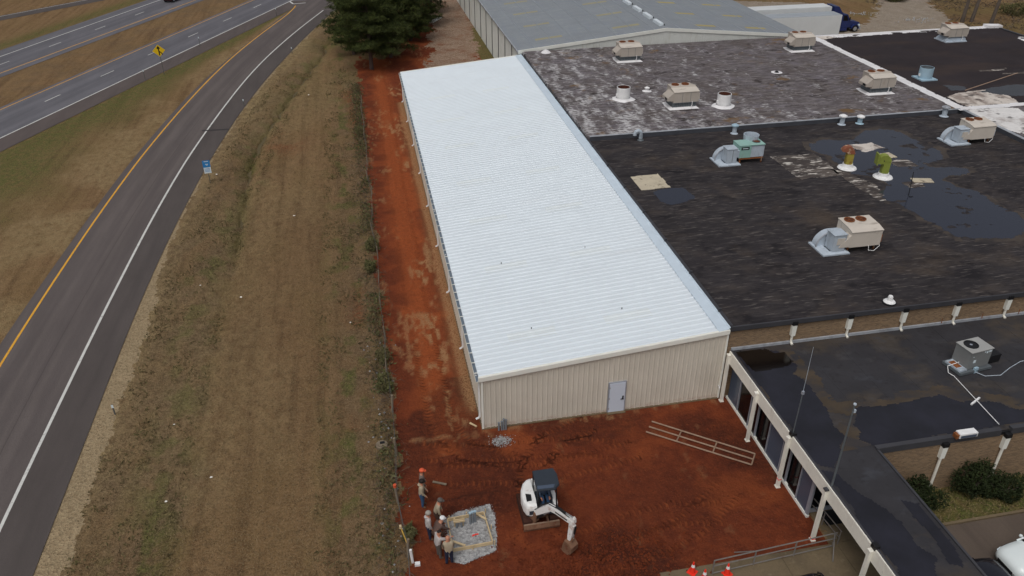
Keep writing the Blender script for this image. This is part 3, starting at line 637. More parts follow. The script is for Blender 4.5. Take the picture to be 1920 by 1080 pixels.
# door
dx0, dx1, dzb, dzt = 12.45, 13.4, .08, 2.2
MB().box(dx0-.07, dx1+.07, AY0-.09, AY0-.02, dzb-.02, dzt+.07).build('door_frame', MAT['alum'], ann, True)
dl = MB().box(dx0, dx1, AY0-.115, AY0-.092, dzb, dzt); dlo = dl.build('door', MAT['door_grey'], ann, True)
hd = MB(); hd.box(dx1-.16, dx1-.06, AY0-.13, AY0-.116, .95, 1.22); hd.bar((dx1-.26,AY0-.16,1.02),(dx1-.08,AY0-.16,1.02),.04,.04); hd.bar((dx1-.1,AY0-.16,1.02),(dx1-.1,AY0-.12,1.02),.04,.04)
hd.build('door_handle', MAT['black'], dlo, True)
for zz in (.35, 1.1, 1.9): MB().box(dx0-.03, dx0+.03, AY0-.125, AY0-.116, zz-.06, zz+.06).build('hinge', MAT['steel'], dlo, True)
MB().box(dx0-.08, dx1+.08, AY0-.28, AY0-.11, .0, .075).build('door_sill', MAT['concrete'], ann, True)
fc = MB(); fc.tube([(19.36,34.74,1.0),(19.36,34.60,1.0),(19.36,34.56,.92)], .035, 8); fc.build('hose_tap', MAT['white_pvc'], ann, True)

# conduits rising by the annex wall
for i, (x, h) in enumerate(((5.78,.55),(5.95,.62),(6.07,.78),(6.2,.7))):
    cd = MB().tube([(0,0,-.2),(0,0,h)], .055, 10).lathe([(.055,h-.02),(.07,h-.02),(.07,h+.02),(.045,h+.02),(.045,h-.05)], n=10)
    o = cd.build('conduit_stub', MAT['conduit']); o.location = (x, 34.5, 0)
    tag(o, ['grey conduit stub at the annex wall, the one nearest its corner', 'grey conduit stub at the annex wall, second from its corner', 'tallest grey conduit stub at the foot of the annex wall', 'grey conduit stub at the annex wall, farthest from its corner'][i], 'conduit', 'conduits at the annex wall')

# ------------------------------------------------------------------ helpers for irregular flat coats and puddles
def inpoly(px, py, poly):
    ins = np.zeros(px.shape, bool); n = len(poly); j = n-1
    for i in range(n):
        xi, yi = poly[i]; xj, yj = poly[j]
        cond = ((yi > py) != (yj > py)) & (px < (xj-xi)*(py-yi)/(yj-yi+1e-12)+xi); ins ^= cond; j = i
    return ins
def blob(name, poly, z, mat, parent=None, res=.1, amp=.5, fr=.9, holes=0, seed=5, thick=None, fr2=3.0, keep=None):
    P = np.array(poly); x0, y0 = P.min(0)-amp; x1, y1 = P.max(0)+amp
    X, Y = np.meshgrid(np.arange(x0, x1+res, res), np.arange(y0, y1+res, res), indexing='ij')
    cx = X[:-1,:-1]+res/2; cy = Y[:-1,:-1]+res/2
    qx = cx+(fbm(cx*fr, cy*fr, seed)-.5)*2*amp+(fbm(cx*fr2, cy*fr2, seed+3)-.5)*amp*.7; qy = cy+(fbm(cx*fr, cy*fr, seed+9)-.5)*2*amp+(fbm(cx*fr2, cy*fr2, seed+5)-.5)*amp*.7
    mk = inpoly(qx, qy, poly)
    if holes: mk &= fbm(cx*fr*.9, cy*fr*.9*1.5, seed+31) < 1-holes
    if keep: mk &= (cx > keep[0]) & (cx < keep[1]) & (cy > keep[2]) & (cy < keep[3])
    idx = np.argwhere(mk); ny = X.shape[1]; i, j = idx[:,0], idx[:,1]
    q = np.stack([i*ny+j, (i+1)*ny+j, (i+1)*ny+j+1, i*ny+j+1], 1); u, inv = np.unique(q.ravel(), return_inverse=True)
    me = bpy.data.meshes.new(name); V = np.stack([X.ravel()[u], Y.ravel()[u], np.full(len(u), z)], 1)
    me.from_pydata(V.tolist(), [], inv.reshape(-1, 4).tolist()); me.materials.append(mat); me.update()
    return put(name, me, parent, world=True)
def water_mat():
    t = NT('standing_water'); t.out(c(44,47,58), .025, .5); t.b.inputs['IOR'].default_value = 1.33; return t.mat  # bluish base colour painted in to strengthen the sky reflection
MAT['water'] = water_mat()
t = NT('wet_film'); MAT['wet'] = t.out(t.mix(t.rng(t.noise(.5), .35, .65), c(33,33,38), c(41,41,49)), .1, .5); t.b.inputs['IOR'].default_value = 1.33

# ------------------------------------------------------------------ brick building: three flat roofs
BX = 19.6
main = thing('brick_building', 'large flat-roofed brick building with black, silvery worn and dark roofs', 'building', (BX, 34.8, 0))
MB().box(BX, 60, 34.82, 35.2, -.2, 4.95).build('wall', MAT['brick'], main, True)
MB().box(BX, BX+.35, 35.21, 94.6, -.2, 4.95).build('wall', MAT['brick'], main, True)
MB().box(57.6, 84, 94.0, 94.5, -.2, 5.3).build('wall', MAT['brick'], main, True)
MB().box(83.6, 84, 34.9, 93.99, -.2, 5.3).build('wall', MAT['brick'], main, True)
br = tag(MB().box(BX+.02, 57.2, 34.74, 65.3, 4.9, 5.2).build('roof', MAT['blackroof'], main, True), 'black tar roof with puddles')
gr = tag(MB().box(BX+.02, 57.25, 65.31, 94.95, 4.9, 5.58).build('roof', MAT['gravelroof'], main, True), 'worn silver-white roof')
dr = tag(MB().box(57.9, 84.05, 65.6, 94.4, 4.9, 5.58).build('roof', MAT['darkroof'], main, True), 'dark membrane roof')
rr_ = tag(MB().box(57.75, 84.05, 34.9, 65.2, 4.9, 5.56).build('roof', MAT['gravelroof'], main, True), 'worn roof beside the black one')
# edges
MB().box(BX-.06, 57.3, 34.66, 34.76, 4.98, 5.28).build('front_edge', MAT['copingdark'], main, True)
MB().box(BX-.1, BX+.08, 34.77, 95.0, 5.0, 5.33).build('side_edge', MAT['copingdark'], main, True)
MB().box(BX+.1, 57.2, 65.17, 65.3, 5.21, 5.6).build('step_face', MAT['fasciadark'], main, True)
MB().box(BX+.1, 57.2, 65.16, 65.42, 5.605, 5.63).build('step_edge', MAT['coplight'], main, True)
MB().box(57.2, 57.34, 34.8, 65.3, 4.9, 5.57).build('step_face', MAT['fasciadark'], main, True)
MB().box(57.2, 57.55, 34.8, 65.0, 5.575, 5.61).build('step_edge', MAT['coplight'], main, True)
MB().box(57.35, 57.9, 34.9, 65.2, 4.9, 5.555).build('parapet', MAT['fasciadark'], main, True)
# white-coated expansion joints
MB().box(57.26, 57.89, 65.32, 94.9, 5.2, 5.6).build('expansion_joint', MAT['fasciadark'], main, True)
blob('white_coat', [(56.9,64.9),(57.95,64.9),(58.05,94.9),(57.0,94.9)], 5.606, MAT['whitecoat'], main, .12, .18, .5, seed=3)
MB().box(57.9, 84, 65.21, 65.59, 4.9, 5.59).build('expansion_joint', MAT['fasciadark'], main, True)
blob('white_coat', [(57.6,64.9),(84,64.8),(84,65.75),(57.6,65.8)], 5.612, MAT['whitecoat'], main, .12, .16, .5, seed=4)
blob('white_coat', [(57.4,58.6),(58.5,57.8),(62.6,58.9),(63.4,61.2),(62.8,64),(61.6,64.9),(57.4,65)], 5.585, MAT['patchy'], main, .12, .5, .9, seed=6)
blob('worn_coat', [(58.3,65.8),(64,65.8),(65.4,70.2),(60.5,70.0),(58.3,68.8)], 5.598, MAT['wornwhite'], main, .12, .3, .9, seed=7)
blob('white_coat', [(58.2,92.6),(60.4,93.3),(60.4,94.3),(57.4,94.6),(57.4,92.4)], 5.598, MAT['wornwhite'], main, .12, .3, .9, seed=8)
# far parapet with a white cap
MB().box(57.6, 83.2, 94.1, 94.5, 5.3, 5.66).build('parapet', MAT['whitecoat'], main, True)
blob('white_coat', [(60,93.3),(83,93.5),(83,94.2),(60,94.2)], 5.603, MAT['whitecoat'], main, .15, .35, .45, holes=.38, seed=12)
pc_ = MB(); pc_.prism([(82.4,93.4),(84.3,93.1),(84.4,94.1),(82.5,94.6)], 'z', 5.62, 5.95); pc_.build('corner_cap', MAT['whitecoat'], main, True)
MB().box(83.75, 84.1, 35, 93.05, 5.585, 5.72).build('parapet', MAT['copingdark'], main, True)
blob('white_coat', [(82,84.5),(83.7,84.8),(83.6,88.6),(82.3,88.4)], 5.6, MAT['whitecoat'], main, .15, .5, .8, holes=.4, seed=14)
blob('water_film', [(62.5,69.6),(66,71),(70,70.5),(76,67.8),(76,66.2),(67.5,66.3)], 5.602, MAT['wet'], main, .15, .7, .5, seed=15)
blob('water_film', [(60.0,70.6),(62,70.4),(62.5,71.6),(60.6,72.4)], 5.604, MAT['wet'], main, .15, .3, .8, seed=16)
tar = MB().bar((61.6,70.4,5.6),(71.5,74.8,5.6),.13,.02); tar.build('tar_strip', MAT['pipe_tan'], main, True)
for (x0, y0, x1, y1) in ((67.8,76,71.5,76.6),(69.5,74.4,73,74.9)): blob('worn_coat', [(x0,y0),(x1,y0),(x1,y1),(x0,y1)], 5.6, MAT['streaky'], main, .15, .4, .8, seed=int(x0))
# black roof: puddles, patches, worn sheet
big = [(38.87,60.69),(40.76,61.14),(43.0,60.68),(45.26,62.55),(46.8,62.83),(48.29,61.62),(48.66,59.51),(49.07,56.67),(47.95,54.83),(45.65,54.56),(45.65,53.82),(48.55,53.1),(48.38,52.06),(45.37,51.29),(45.24,49.75),(46.37,48.66),(46.09,46.44),(46.32,44.64),(46.23,43.53),(46.01,42.49),(43.42,41.18),(41.31,41.69),(39.6,42.2),(39.51,43.81),(39.28,46.26),(39.07,46.7),(38.53,48.39),(38.7,49.39),(40.4,51.41),(39.91,52.64),(38.65,53.83),(38.85,56.21),(38.62,57.78),(38.06,59.22)]
cbx, cby = 43.0, 52.0
blob('silt_stain', [(cbx+(x-cbx)*1.12, cby+(y-cby)*1.06) for x, y in big], 5.2045, M('silt', c(66,59,54), .2, .8, rough=.85, layers=[(c(42,39,41), .8, (.5,1,1), .48, .62, .85)]), main, .12, .5, .8, holes=.33, seed=21)
blob('puddle', big, 5.209, MAT['water'], main, .1, .5, .8, holes=.29, seed=21, fr2=2.2)
blob('puddle', [(21.52,53.55),(22.8,54.04),(24.04,53.89),(24.33,52.55),(24.11,51.76),(23.05,51.36),(22.08,51.16),(21.46,51.89)], 5.209, MAT['water'], main, .08, .25, .9, seed=22)
blob('roof_patch', [(20.78,56.81),(23.13,56.84),(23.22,54.17),(20.73,54.03)], 5.213, MAT['patchroof'], main, .08, .07, 1.2, seed=23)
blob('worn_coat', [(33.88,58.51),(37.9,58.39),(38.0,56.2),(37.6,53.6),(34.93,53.55),(33.98,53.4)], 5.206, MAT['streaky'], main, .08, .12, 1.6, seed=24)
blob('worn_coat', [(37.4,55.0),(38.4,54.3),(39.3,51.5),(38.9,48.4),(37.9,48.6),(37.6,52)], 5.206, MAT['streaky'], main, .08, .2, 1.6, seed=25)
blob('worn_coat', [(41.6,59.6),(44.2,59.8),(44.6,58.4),(42.4,57.8)], 5.216, MAT['wornwhite' if 26 == 26 else 'streaky'], main, .08, .2, 1.2, seed=26)
blob('worn_coat', [(43,55.8),(45,55.6),(45,54),(43.2,54.2)], 5.216, MAT['wornwhite' if 27 == 26 else 'streaky'], main, .08, .2, 1.2, seed=27)
blob('worn_coat', [(41.5,51.2),(43.0,51.4),(43.0,50.2),(41.6,50.1)], 5.216, MAT['wornwhite' if 28 == 26 else 'streaky'], main, .08, .2, 1.2, seed=28)
# small clips on the edge beside the flashing
ck = MB().box(-.09,.05,-.05,.05,0,.16).box(-.14,-.09,-.05,.05,-.05,.16).mesh('edge_clip', MAT['copingdark'])
for k in range(13): put('edge_clip', ck, main, (BX, 36.4+k*4.55, 5.32), world=True)
# leader heads and downpipes on the front wall
def drain(parent, x, yf, ztop, zb):
    h = MB(); h.prism([(x-.13,ztop-.76),(x+.13,ztop-.76),(x+.15,ztop),(x-.15,ztop)], 'y', yf-.22, yf-.002); lh = h.build('leader_head', MAT['cream_trim'], parent, True)
    MB().box(x-.16, x+.16, yf-.24, yf-.001, ztop+.002, ztop+.24).build('scupper', MAT['black'], lh, True)
    p = MB(); p.tube([(x,yf-.12,ztop-.66),(x,yf-.12,zb+.22),(x,yf-.16,zb+.1),(x,yf-.32,zb+.05)], .075, 10); p.build('downpipe', MAT['fascia'], lh, True)
for x in (23.56,27.18,30.8,34.38,37.95,41.5,45.1): drain(main, x, 34.82, 4.9, 3.55)
MB().box(BX+.2, 60, 34.70, 34.8, 3.52, 3.72).build('base_flashing', MAT['coplight'], main, True)
for x in (33.6,36.4,39): MB().tube([(x,34.66,3.75),(x-.1,34.6,3.75),(x-.1,34.6,4.1)], .02, 6).build('bracket', MAT['rust'], main, True)

# ------------------------------------------------------------------ low office wing with canopy
LR = 3.55
wing = thing('office_wing', 'low office wing with dark flat roof, white fascia and canopy', 'building', (19.7, 25.5, 0))
rf = MB(); rf.prism([(19.78,12),(23.3,12),(23.3,25.5),(60,25.5),(60,34.78),(19.78,34.78)], 'z', 3.05, LR); roofo = rf.build('roof', MAT['lowroof'], wing, True)
MB().box(19.70, 19.80, 12, 34.6, 3.3, 3.66).build('roof_edge', MAT['copingdark'], wing, True)
MB().box(23.31, 23.42, 12, 25.4, 3.1, 3.62).build('roof_edge', MAT['copingdark'], wing, True)
MB().box(23.3, 30.35, 25.36, 25.62, 3.3, 3.68).build('parapet', MAT['copingdark'], wing, True)
MB().box(30.95, 60, 25.36, 25.62, 3.3, 3.68).build('parapet', MAT['copingdark'], wing, True)
MB().box(30.4, 30.9, 25.4, 25.6, 3.3, 3.5).build('scupper', MAT['black'], wing, True)
sea = MB().box(-.05, .05, 25.7, 34.6, LR, LR+.008).mesh('roof_seam', MAT['lowroof'])
for x in (24.1,26.3,28.5,30.7,32.9,35.1,37.3,39.5): put('roof_seam', sea, roofo, (x, 0, 0), world=True)
MAT['silt'] = M('brown_silt', c(66,57,47), .2, .8, rough=.85, layers=[(c(50,48,50), .9, (.7,1,1), .46, .6, .85)])
blob('silt_stain', [(19.9,34.4),(23.4,34.4),(23.6,32.2),(23.2,30.4),(23.3,29.2),(28,29.3),(29.6,29.4),(31,28.6),(33.4,27.6),(34.6,27.2),(34.6,25.7),(22.5,25.7),(22.9,24.5),(19.9,24.5)], LR+.0095, MAT['silt'], wing, .1, .35, .8, holes=.3, seed=47, keep=(19.83,60,25.66,34.6))
blob('puddle', [(19.9,34.3),(21.11,34.3),(22.48,34.21),(22.65,33.37),(22.9,32.68),(22.36,31.87),(22.59,30.49),(22.46,28.58),(22.28,27.32),(22.52,26.65),(21.67,25.97),(20.6,24.65),(19.9,24.95)], LR+.012, MAT['wet'], wing, .08, .22, .9, seed=41, keep=(19.83,60,12,34.6))
blob('puddle', [(24.11,28.52),(25.2,28.44),(27.55,28.38),(28.23,28.66),(29.26,28.73),(29.75,28.07),(31.36,27.61),(32.4,26.9),(33.6,26.7),(33.6,25.8),(30.84,25.7),(27.25,25.7),(23.61,25.7),(22.84,26.2),(23.22,27.51)], LR+.012, MAT['wet'], wing, .08, .28, .9, seed=42, keep=(19.83,60,25.66,34.6))
blob('puddle', [(19.9,24.6),(20.6,24.2),(20.9,22.88),(21.3,22.03),(21.7,20.95),(21.5,19.85),(21.9,19.08),(21.2,17.5),(21.6,14),(19.9,14)], LR+.012, MAT['wet'], wing, .08, .22, .9, seed=43, keep=(19.83,23.28,12,25))
blob('puddle', [(22.6,22.08),(23.16,21.75),(23.2,20.85),(23.2,19.6),(22.88,18.3),(22.36,18.65),(22.62,20.3),(22.5,21.3)], LR+.012, MAT['wet'], wing, .08, .2, .9, seed=44, keep=(19.83,23.28,12,25))
blob('wall_reflection', [(19.9,34.5),(21.9,34.5),(22.1,34.0),(22.8,33.9),(22.9,33.0),(22.3,32.6),(20.2,32.5)], LR+.016, M('wet_wall_reflection', c(20,16,14), .2, 1, rough=.12, spec=.4), wing, .08, .15, 1, seed=45, keep=(19.83,60,12,34.6))  # dark reflection of the brick wall, painted as a sheet on the wet roof
# fascia boards along the yard side
fb = MB().box(-.03, .03, .004, .396, -.46, .33).mesh('fascia_board', MAT['fascia'])
for k in range(56): put('fascia_board', fb, wing, (19.665-.004*(k % 2), 12.2+k*.4, 3.30), world=True)
MB().box(19.70, 19.79, 12.1, 34.6, 2.85, 3.29).build('fascia_backing', MAT['fascia'], wing, True)
# columns
for y in (34.45,30.85,27.2,23.55,19.9,16.2):
    cl = MB(); cl.box(19.46, 19.63, y-.085, y+.085, 0, 3.42); co = cl.build('column', MAT['fascia'], wing, True)
    MB().box(19.44, 19.645, y-.11, y+.11, 3.425, 3.5).build('column_cap', MAT['fascia'] if y != 23.55 else MAT['copingdark'], co, True)
    MB().box(19.42, 19.66, y-.13, y+.13, 0, .06).build('column_base', MAT['fascia'], co, True)
    if y in (27.2, 23.55):
        z0 = .55 if y == 27.2 else .1
        MB().box(19.45, 19.64, y-.095, y+.095, z0, z0+.05).build('red_tape', MAT['cone'], co, True)
    if y in (19.9, 27.2): MB().box(19.6, 19.85, y-.15, y+.15, 3.56, 3.78).build('roof_box', MAT['black'], co, True)
# glazed wall (x = 20.0), bays of panes and grey panels
gwx = 20.0
MB().box(gwx-.06, gwx+.1, 24.9, 34.7, -.1, .16).build('sill', MAT['cream_trim'], wing, True)
MB().box(gwx-.02, gwx+.1, 24.9, 34.7, 2.9, 3.05).build('window_head', MAT['fascia'], wing, True)
bays = [(34.6,33.3,'p'),(33.25,31.9,'g'),(31.85,31.0,'g'),(30.7,29.6,'g'),(29.55,28.1,'p'),(28.05,27.35,'g'),(27.05,26.15,'g'),(26.1,25.1,'p')]
for y1, y0, kd in bays:
    if kd == 'p': MB().box(gwx, gwx+.06, y0+.03, y1-.03, .17, 2.9).build('wall_panel', MAT['panel_grey'], wing, True)
    else: MB().box(gwx+.02, gwx+.05, y0+.03, y1-.03, .17, 2.9).build('window_pane', MAT['glass_dark'], wing, True)
    MB().box(gwx-.04, gwx+.08, y0-.035, y0+.028, .165, 2.9).build('mullion', MAT['alum'], wing, True)
MB().box(gwx-.03, gwx+.08, 24.93, 25.06, .165, 2.9).build('corner_post', MAT['alum'], wing, True)
# entrance under the canopy, facing the apron
MB().box(20.12, 23.3, 25.22, 25.26, .05, 2.9).build('window_pane', MAT['glass_dark'], wing, True)
for x in (20.12,20.9,21.7,22.5,23.25): MB().box(x-.03, x+.03, 25.16, 25.27, .05, 2.9).build('mullion', MAT['alum'], wing, True)
MB().box(20.12, 23.3, 25.14, 25.21, .06, .3).build('door_rail', MAT['alum'], wing, True)
MB().box(20.7, 22.6, 24.2, 25.1, .037, .05).build('doormat', MAT['black'], wing, True)
MB().box(20.15, 60, 25.63, 34.6, -.1, 3.04).build('inner_core', MAT['glass_dark'], wing, True)
MB().box(23.31, 60, 25.42, 25.60, -.2, 3.3).build('wall', MAT['brick'], wing, True)
for x in (27.15,30.75,34.4): drain(wing, x, 25.42, 3.2, .12)
# soffit is the roof slab underside

# ------------------------------------------------------------------ grey warehouse behind
WX0, WX1, WY0, WY1, WZ, WR, WXR = 19.25, 57.0, 95.25, 190, 5.6, 7.35, 38.0
wh = thing('metal_warehouse', 'grey gabled metal warehouse with yellowed skylights behind the white roof', 'warehouse', (WX0, WY0, 0))
MAT['whwall'] = M('pale_metal_wall', c(188,190,186), .05, .7, rough=.55, layers=[(c(140,130,104), .8, (1,1,.3), .55, .75, .4)])
MAT['whroof'] = M('weathered_grey_roof', c(122,127,132), .07, .35, rough=.6, spec=.25, metal=.0, layers=[(c(118,124,132), .5, (2,.4,1), .5, .65, .6), (c(152,154,152), 1.2, (.3,2,1), .58, .7, .35)])
MAT['whlap'] = M('roof_lap', c(134,139,147), .1, 2, rough=.5)
MAT['whtrim'] = M('white_rake_trim', c(205,206,200), .05, 1, rough=.5)
MAT['yellowsky'] = M('yellowed_fibreglass', c(150,138,84), .1, 1.0, (.4,2,1), rough=.5, layers=[(c(136,138,132), 1.2, (.4,2,1), .55, .7, .6)])
gm = MB(); gm.prism([(WX0+.04,-.2),(WX1-.04,-.2),(WX1-.04,WZ-.1),(WXR,WR-.12),(WX0+.04,WZ-.1)], 'y', WY0+.05, WY1); gm.build('wall_frame', MAT['whwall'], wh, True)
def roof_z(x): return WZ+(WR-WZ)*((x-WX0)/(WXR-WX0) if x < WXR else (WX1-x)/(WX1-WXR))
PW2 = .9; npan = 80
for side, (xa, xb) in (('l', (WX0-.1, WXR)), ('r', (WXR, WX1+.1))):
    pr = rib_profile(PW2, 3, .08, .04, .03); n = len(pr); m = MB()
    m.add([(xa, p[0], roof_z(xa)+p[1]) for p in pr]+[(xb, p[0], roof_z(xb)+p[1]) for p in pr], [(i, n+i, n+i+1, i+1) for i in range(n-1)])
    pm2 = m.mesh('roof_panel', MAT['whroof'])
    for k in range(npan): put('roof_panel', pm2, wh, (0, WY0+k*PW2, (k % 2)*.002), world=True)
    MB().prism([(xa, roof_z(xa)-.3),(xb, roof_z(xb)-.3),(xb, roof_z(xb)+.08),(xa, roof_z(xa)+.08)], 'y', WY0-.1, WY0+.04).build('rake_trim', MAT['whtrim'], wh, True)
# lap joints run along the slope sheets
for x in (21.3,23.9,26.5,29.1,31.7,34.3,36.6,40,43,46,49,52,54.6):
    MB().bar((x,WY0+.1,roof_z(x)+.037),(x,WY0+72,roof_z(x)+.037),.12,.006).build('lap_joint', MAT['whlap'], wh, True)
MB().prism([(WXR-.3,WR-.0),(WXR,WR+.06),(WXR+.3,WR-.0),(WXR,WR+.09)], 'y', WY0-.05, WY0+72).build('ridge_cap', MAT['whroof'], wh, True)
for j in range(7):
    for xa in (22.1, 32.2, 42.9, 50.0):
        y = 98.6+j*7.2; ln = 3.5 if xa < 38 else 2.8; yo = 0 if xa < 40 else -1.0
        m = MB(); pr = rib_profile(PW2*.96, 3, .08, .04, .03); n = len(pr)
        m.add([(xa, y+yo+p[0], roof_z(xa)+p[1]+.008) for p in pr]+[(xa+ln, y+yo+p[0], roof_z(xa+ln)+p[1]+.008) for p in pr], [(i, n+i, n+i+1, i+1) for i in range(n-1)])
        m.build('skylight_panel', MAT['yellowsky'], wh, True)
for y in (96.6, 100.6, 104.8, 109.2, 113.5):
    v = MB(); v.box(WXR-.38, WXR+.1, y, y+2.6, WR-.02, WR+.34); rv = v.build('ridge_vent', MAT['roofwhite'], wh, True)
    MB().box(WXR+.1, WXR+.3, y+.12, y+2.45, WR+.02, WR+.2).build('vent_slot', MAT['black'], rv, True)
# left wall bays between dark downpipes
yk = [WY0, 99.6, 104.3, 109.3, 114.4, 119.7, 125, 131, 137, 143, 149, 155]
for a, b in zip(yk[:-1], yk[1:]):
    nn2 = max(2, int((b-a)/.3)); m = MB()
    pf = rib_profile(b-a-.04, nn2, .1, .05, .03); q = len(pf)
    m.add([(WX0-p[1], a+.02+p[0], -.1) for p in pf]+[(WX0-p[1], a+.02+p[0], WZ-.12) for p in pf], [(i, q+i, q+i+1, i+1) for i in range(q-1)]); m.build('wall_panel', MAT['whwall'], wh, True)
    MB().box(WX0-.1, WX0-.035, b-.06, b+.06, .0, WZ-.15).build('downpipe', MAT['copingdark'], wh, True)
MB().box(WX0-.24, WX0-.1, WY0-.08, WY1-20, WZ-.12, WZ+.02).build('gutter', MAT['coplight'], wh, True)
for k in range(40):
    x0 = WX0+k*(WX1-WX0)/40; x1 = x0+(WX1-WX0)/40
    m = MB(); pf = rib_profile(x1-x0, 3, .1, .05, .03); q = len(pf)
    m.add([(x0+p[0], WY0-p[1]+.02, 5.0) for p in pf]+[(x0+p[0], WY0-p[1]+.02, roof_z(x0+p[0])-.28) for p in pf], [(i, i+1, q+i+1, q+i) for i in range(q-1)]); m.build('wall_panel', MAT['whwall'], wh, True)

# ------------------------------------------------------------------ rooftop equipment
def fan(mbx, x, y, z, r, parent, ring=None):
    f = MB(); f.lathe([(r,z),(r,z+.05),(r-.05,z+.05),(r-.06,z+.012)], x, y, 18); fo = f.build('fan_ring', ring or MAT['rust'], parent)
    g = MB().disc(x, y, z+.011, r-.055, 18); g.build('fan_grille', MAT['rustfan'], fo)
    b = MB()
    for k in range(4):
        a = k*PI/4; b.bar((x-math.cos(a)*(r-.06), y-math.sin(a)*(r-.06), z+.035),(x+math.cos(a)*(r-.06), y+math.sin(a)*(r-.06), z+.035), .02, .012)
    b.build('fan_guard', MAT['rust'], fo)
def package_unit(label, loc, s=1.0, rz=0, hood='end', skirt=True, grey_curb=False):
    u = thing('rooftop_unit', label, 'air conditioner', loc, rz, 'beige packaged units on the flat roofs')
    if skirt:
        m = MB(); pts = [(-1.75,-1.35),(1.55,-1.35),(1.45,.2),(1.45,1.2),(-1.6,1.3),(-1.8,.2)]
        inn = [(-1.35,-.95),(1.3,-.95),(1.3,.0),(1.3,.95),(-1.35,.95),(-1.35,.0)]
        m.add([(x,y,.012) for x, y in pts]+[(x,y,.14) for x, y in inn], [(i,(i+1)%6,6+(i+1)%6,6+i) for i in range(6)]); m.build('sealant_skirt', MAT['whitecoat'], u)
    cb_ = MB(); pf = rib_profile(2.6, 13, .1, .06, .03); n_ = len(pf)
    cb_.box(-1.3,1.3,-.92,.92,0,.5)
    cb_.add([(-1.3+p[0],-.925-p[1],.1) for p in pf]+[(-1.3+p[0],-.925-p[1],.5) for p in pf], [(i,i+1,n_+i+1,n_+i) for i in range(n_-1)])
    if grey_curb: cb_.box(-1.7,1.5,-1.25,1.2,0,.09); cb_.prism([(-1.7,.09),(1.5,.09),(1.3,.4),(-1.3,.4)], 'y', -1.0, 1.0)
    cb_.build('curb', MAT['galv'] if grey_curb else MAT['galv_dark'], u)
    b = MB(); b.prism([(-1.05,.52),(1.05,.52),(1.05,1.62),(.1,1.74),(-.1,1.60),(-1.05,1.45)], 'x', -1.3, 1.45); bo = b.build('cabinet', MAT['beige'], u)
    MB().box(-1.32,1.47,-1.075,-1.052,.5,.56).build('base_rail', MAT['galv_dark'], bo)
    for x in (-.35,.55): MB().box(x-.012,x+.012,-1.066,-1.052,.58,1.42).build('panel_seam', MAT['galv_dark'], bo)
    tp = MB(); tp.prism([(-1.1,1.455),(-.1,1.615),(-.1,1.645),(-1.1,1.485)], 'x', -1.33, 1.48); tp.build('top_lid', MAT['beige_pale'], u)
    cd = MB(); cd.box(-1.33,1.2,.12,1.07,1.63,1.72); cd.build('condenser_top', MAT['beige'], u)
    fan(None, -.62, .6, 1.725, .4, u); fan(None, .5, .6, 1.725, .4, u)
    h = MB(); h.prism([(-1.302,1.42),(-1.302,.7),(-1.95,.72),(-1.95,.98)], 'y', -.98, .55); ho = h.build('intake_hood', MAT['beige'], u)
    MB().box(-1.975,-1.952,-.75,-.25,.76,.94).build('intake_opening', MAT['black'], ho)
    tr = MB(); tr.tube([(.75,-1.08,.6),(.75,-1.15,.6),(.75,-1.15,.3),(.68,-1.15,.22),(.68,-1.25,.22)], .035, 8); tr.build('drain_trap', MAT['white_pvc'], u)
    MB().box(1.5,1.6,-.95,-.6,.75,1.25).build('junction_box', MAT['beige_pale'], u)
    u.scale = (s*.93, s*.95, s*1.13); return u
package_unit('beige rooftop unit on the worn roof, left one before the warehouse gable', (31.0,88.9,5.585), 1.0)
package_unit('beige rooftop unit at the right end of the warehouse gable', (52.8,88.9,5.585), 1.0)
package_unit('beige rooftop unit standing between two white round roof vents', (30.95,71.9,5.585), 1.0)
package_unit('beige rooftop unit beside the white painted roof joint', (52.4,72.1,5.585), 1.0)
package_unit('beige rooftop unit alone on the far dark roof', (73.7,89.1,5.585), 1.0, grey_curb=True, skirt=False)

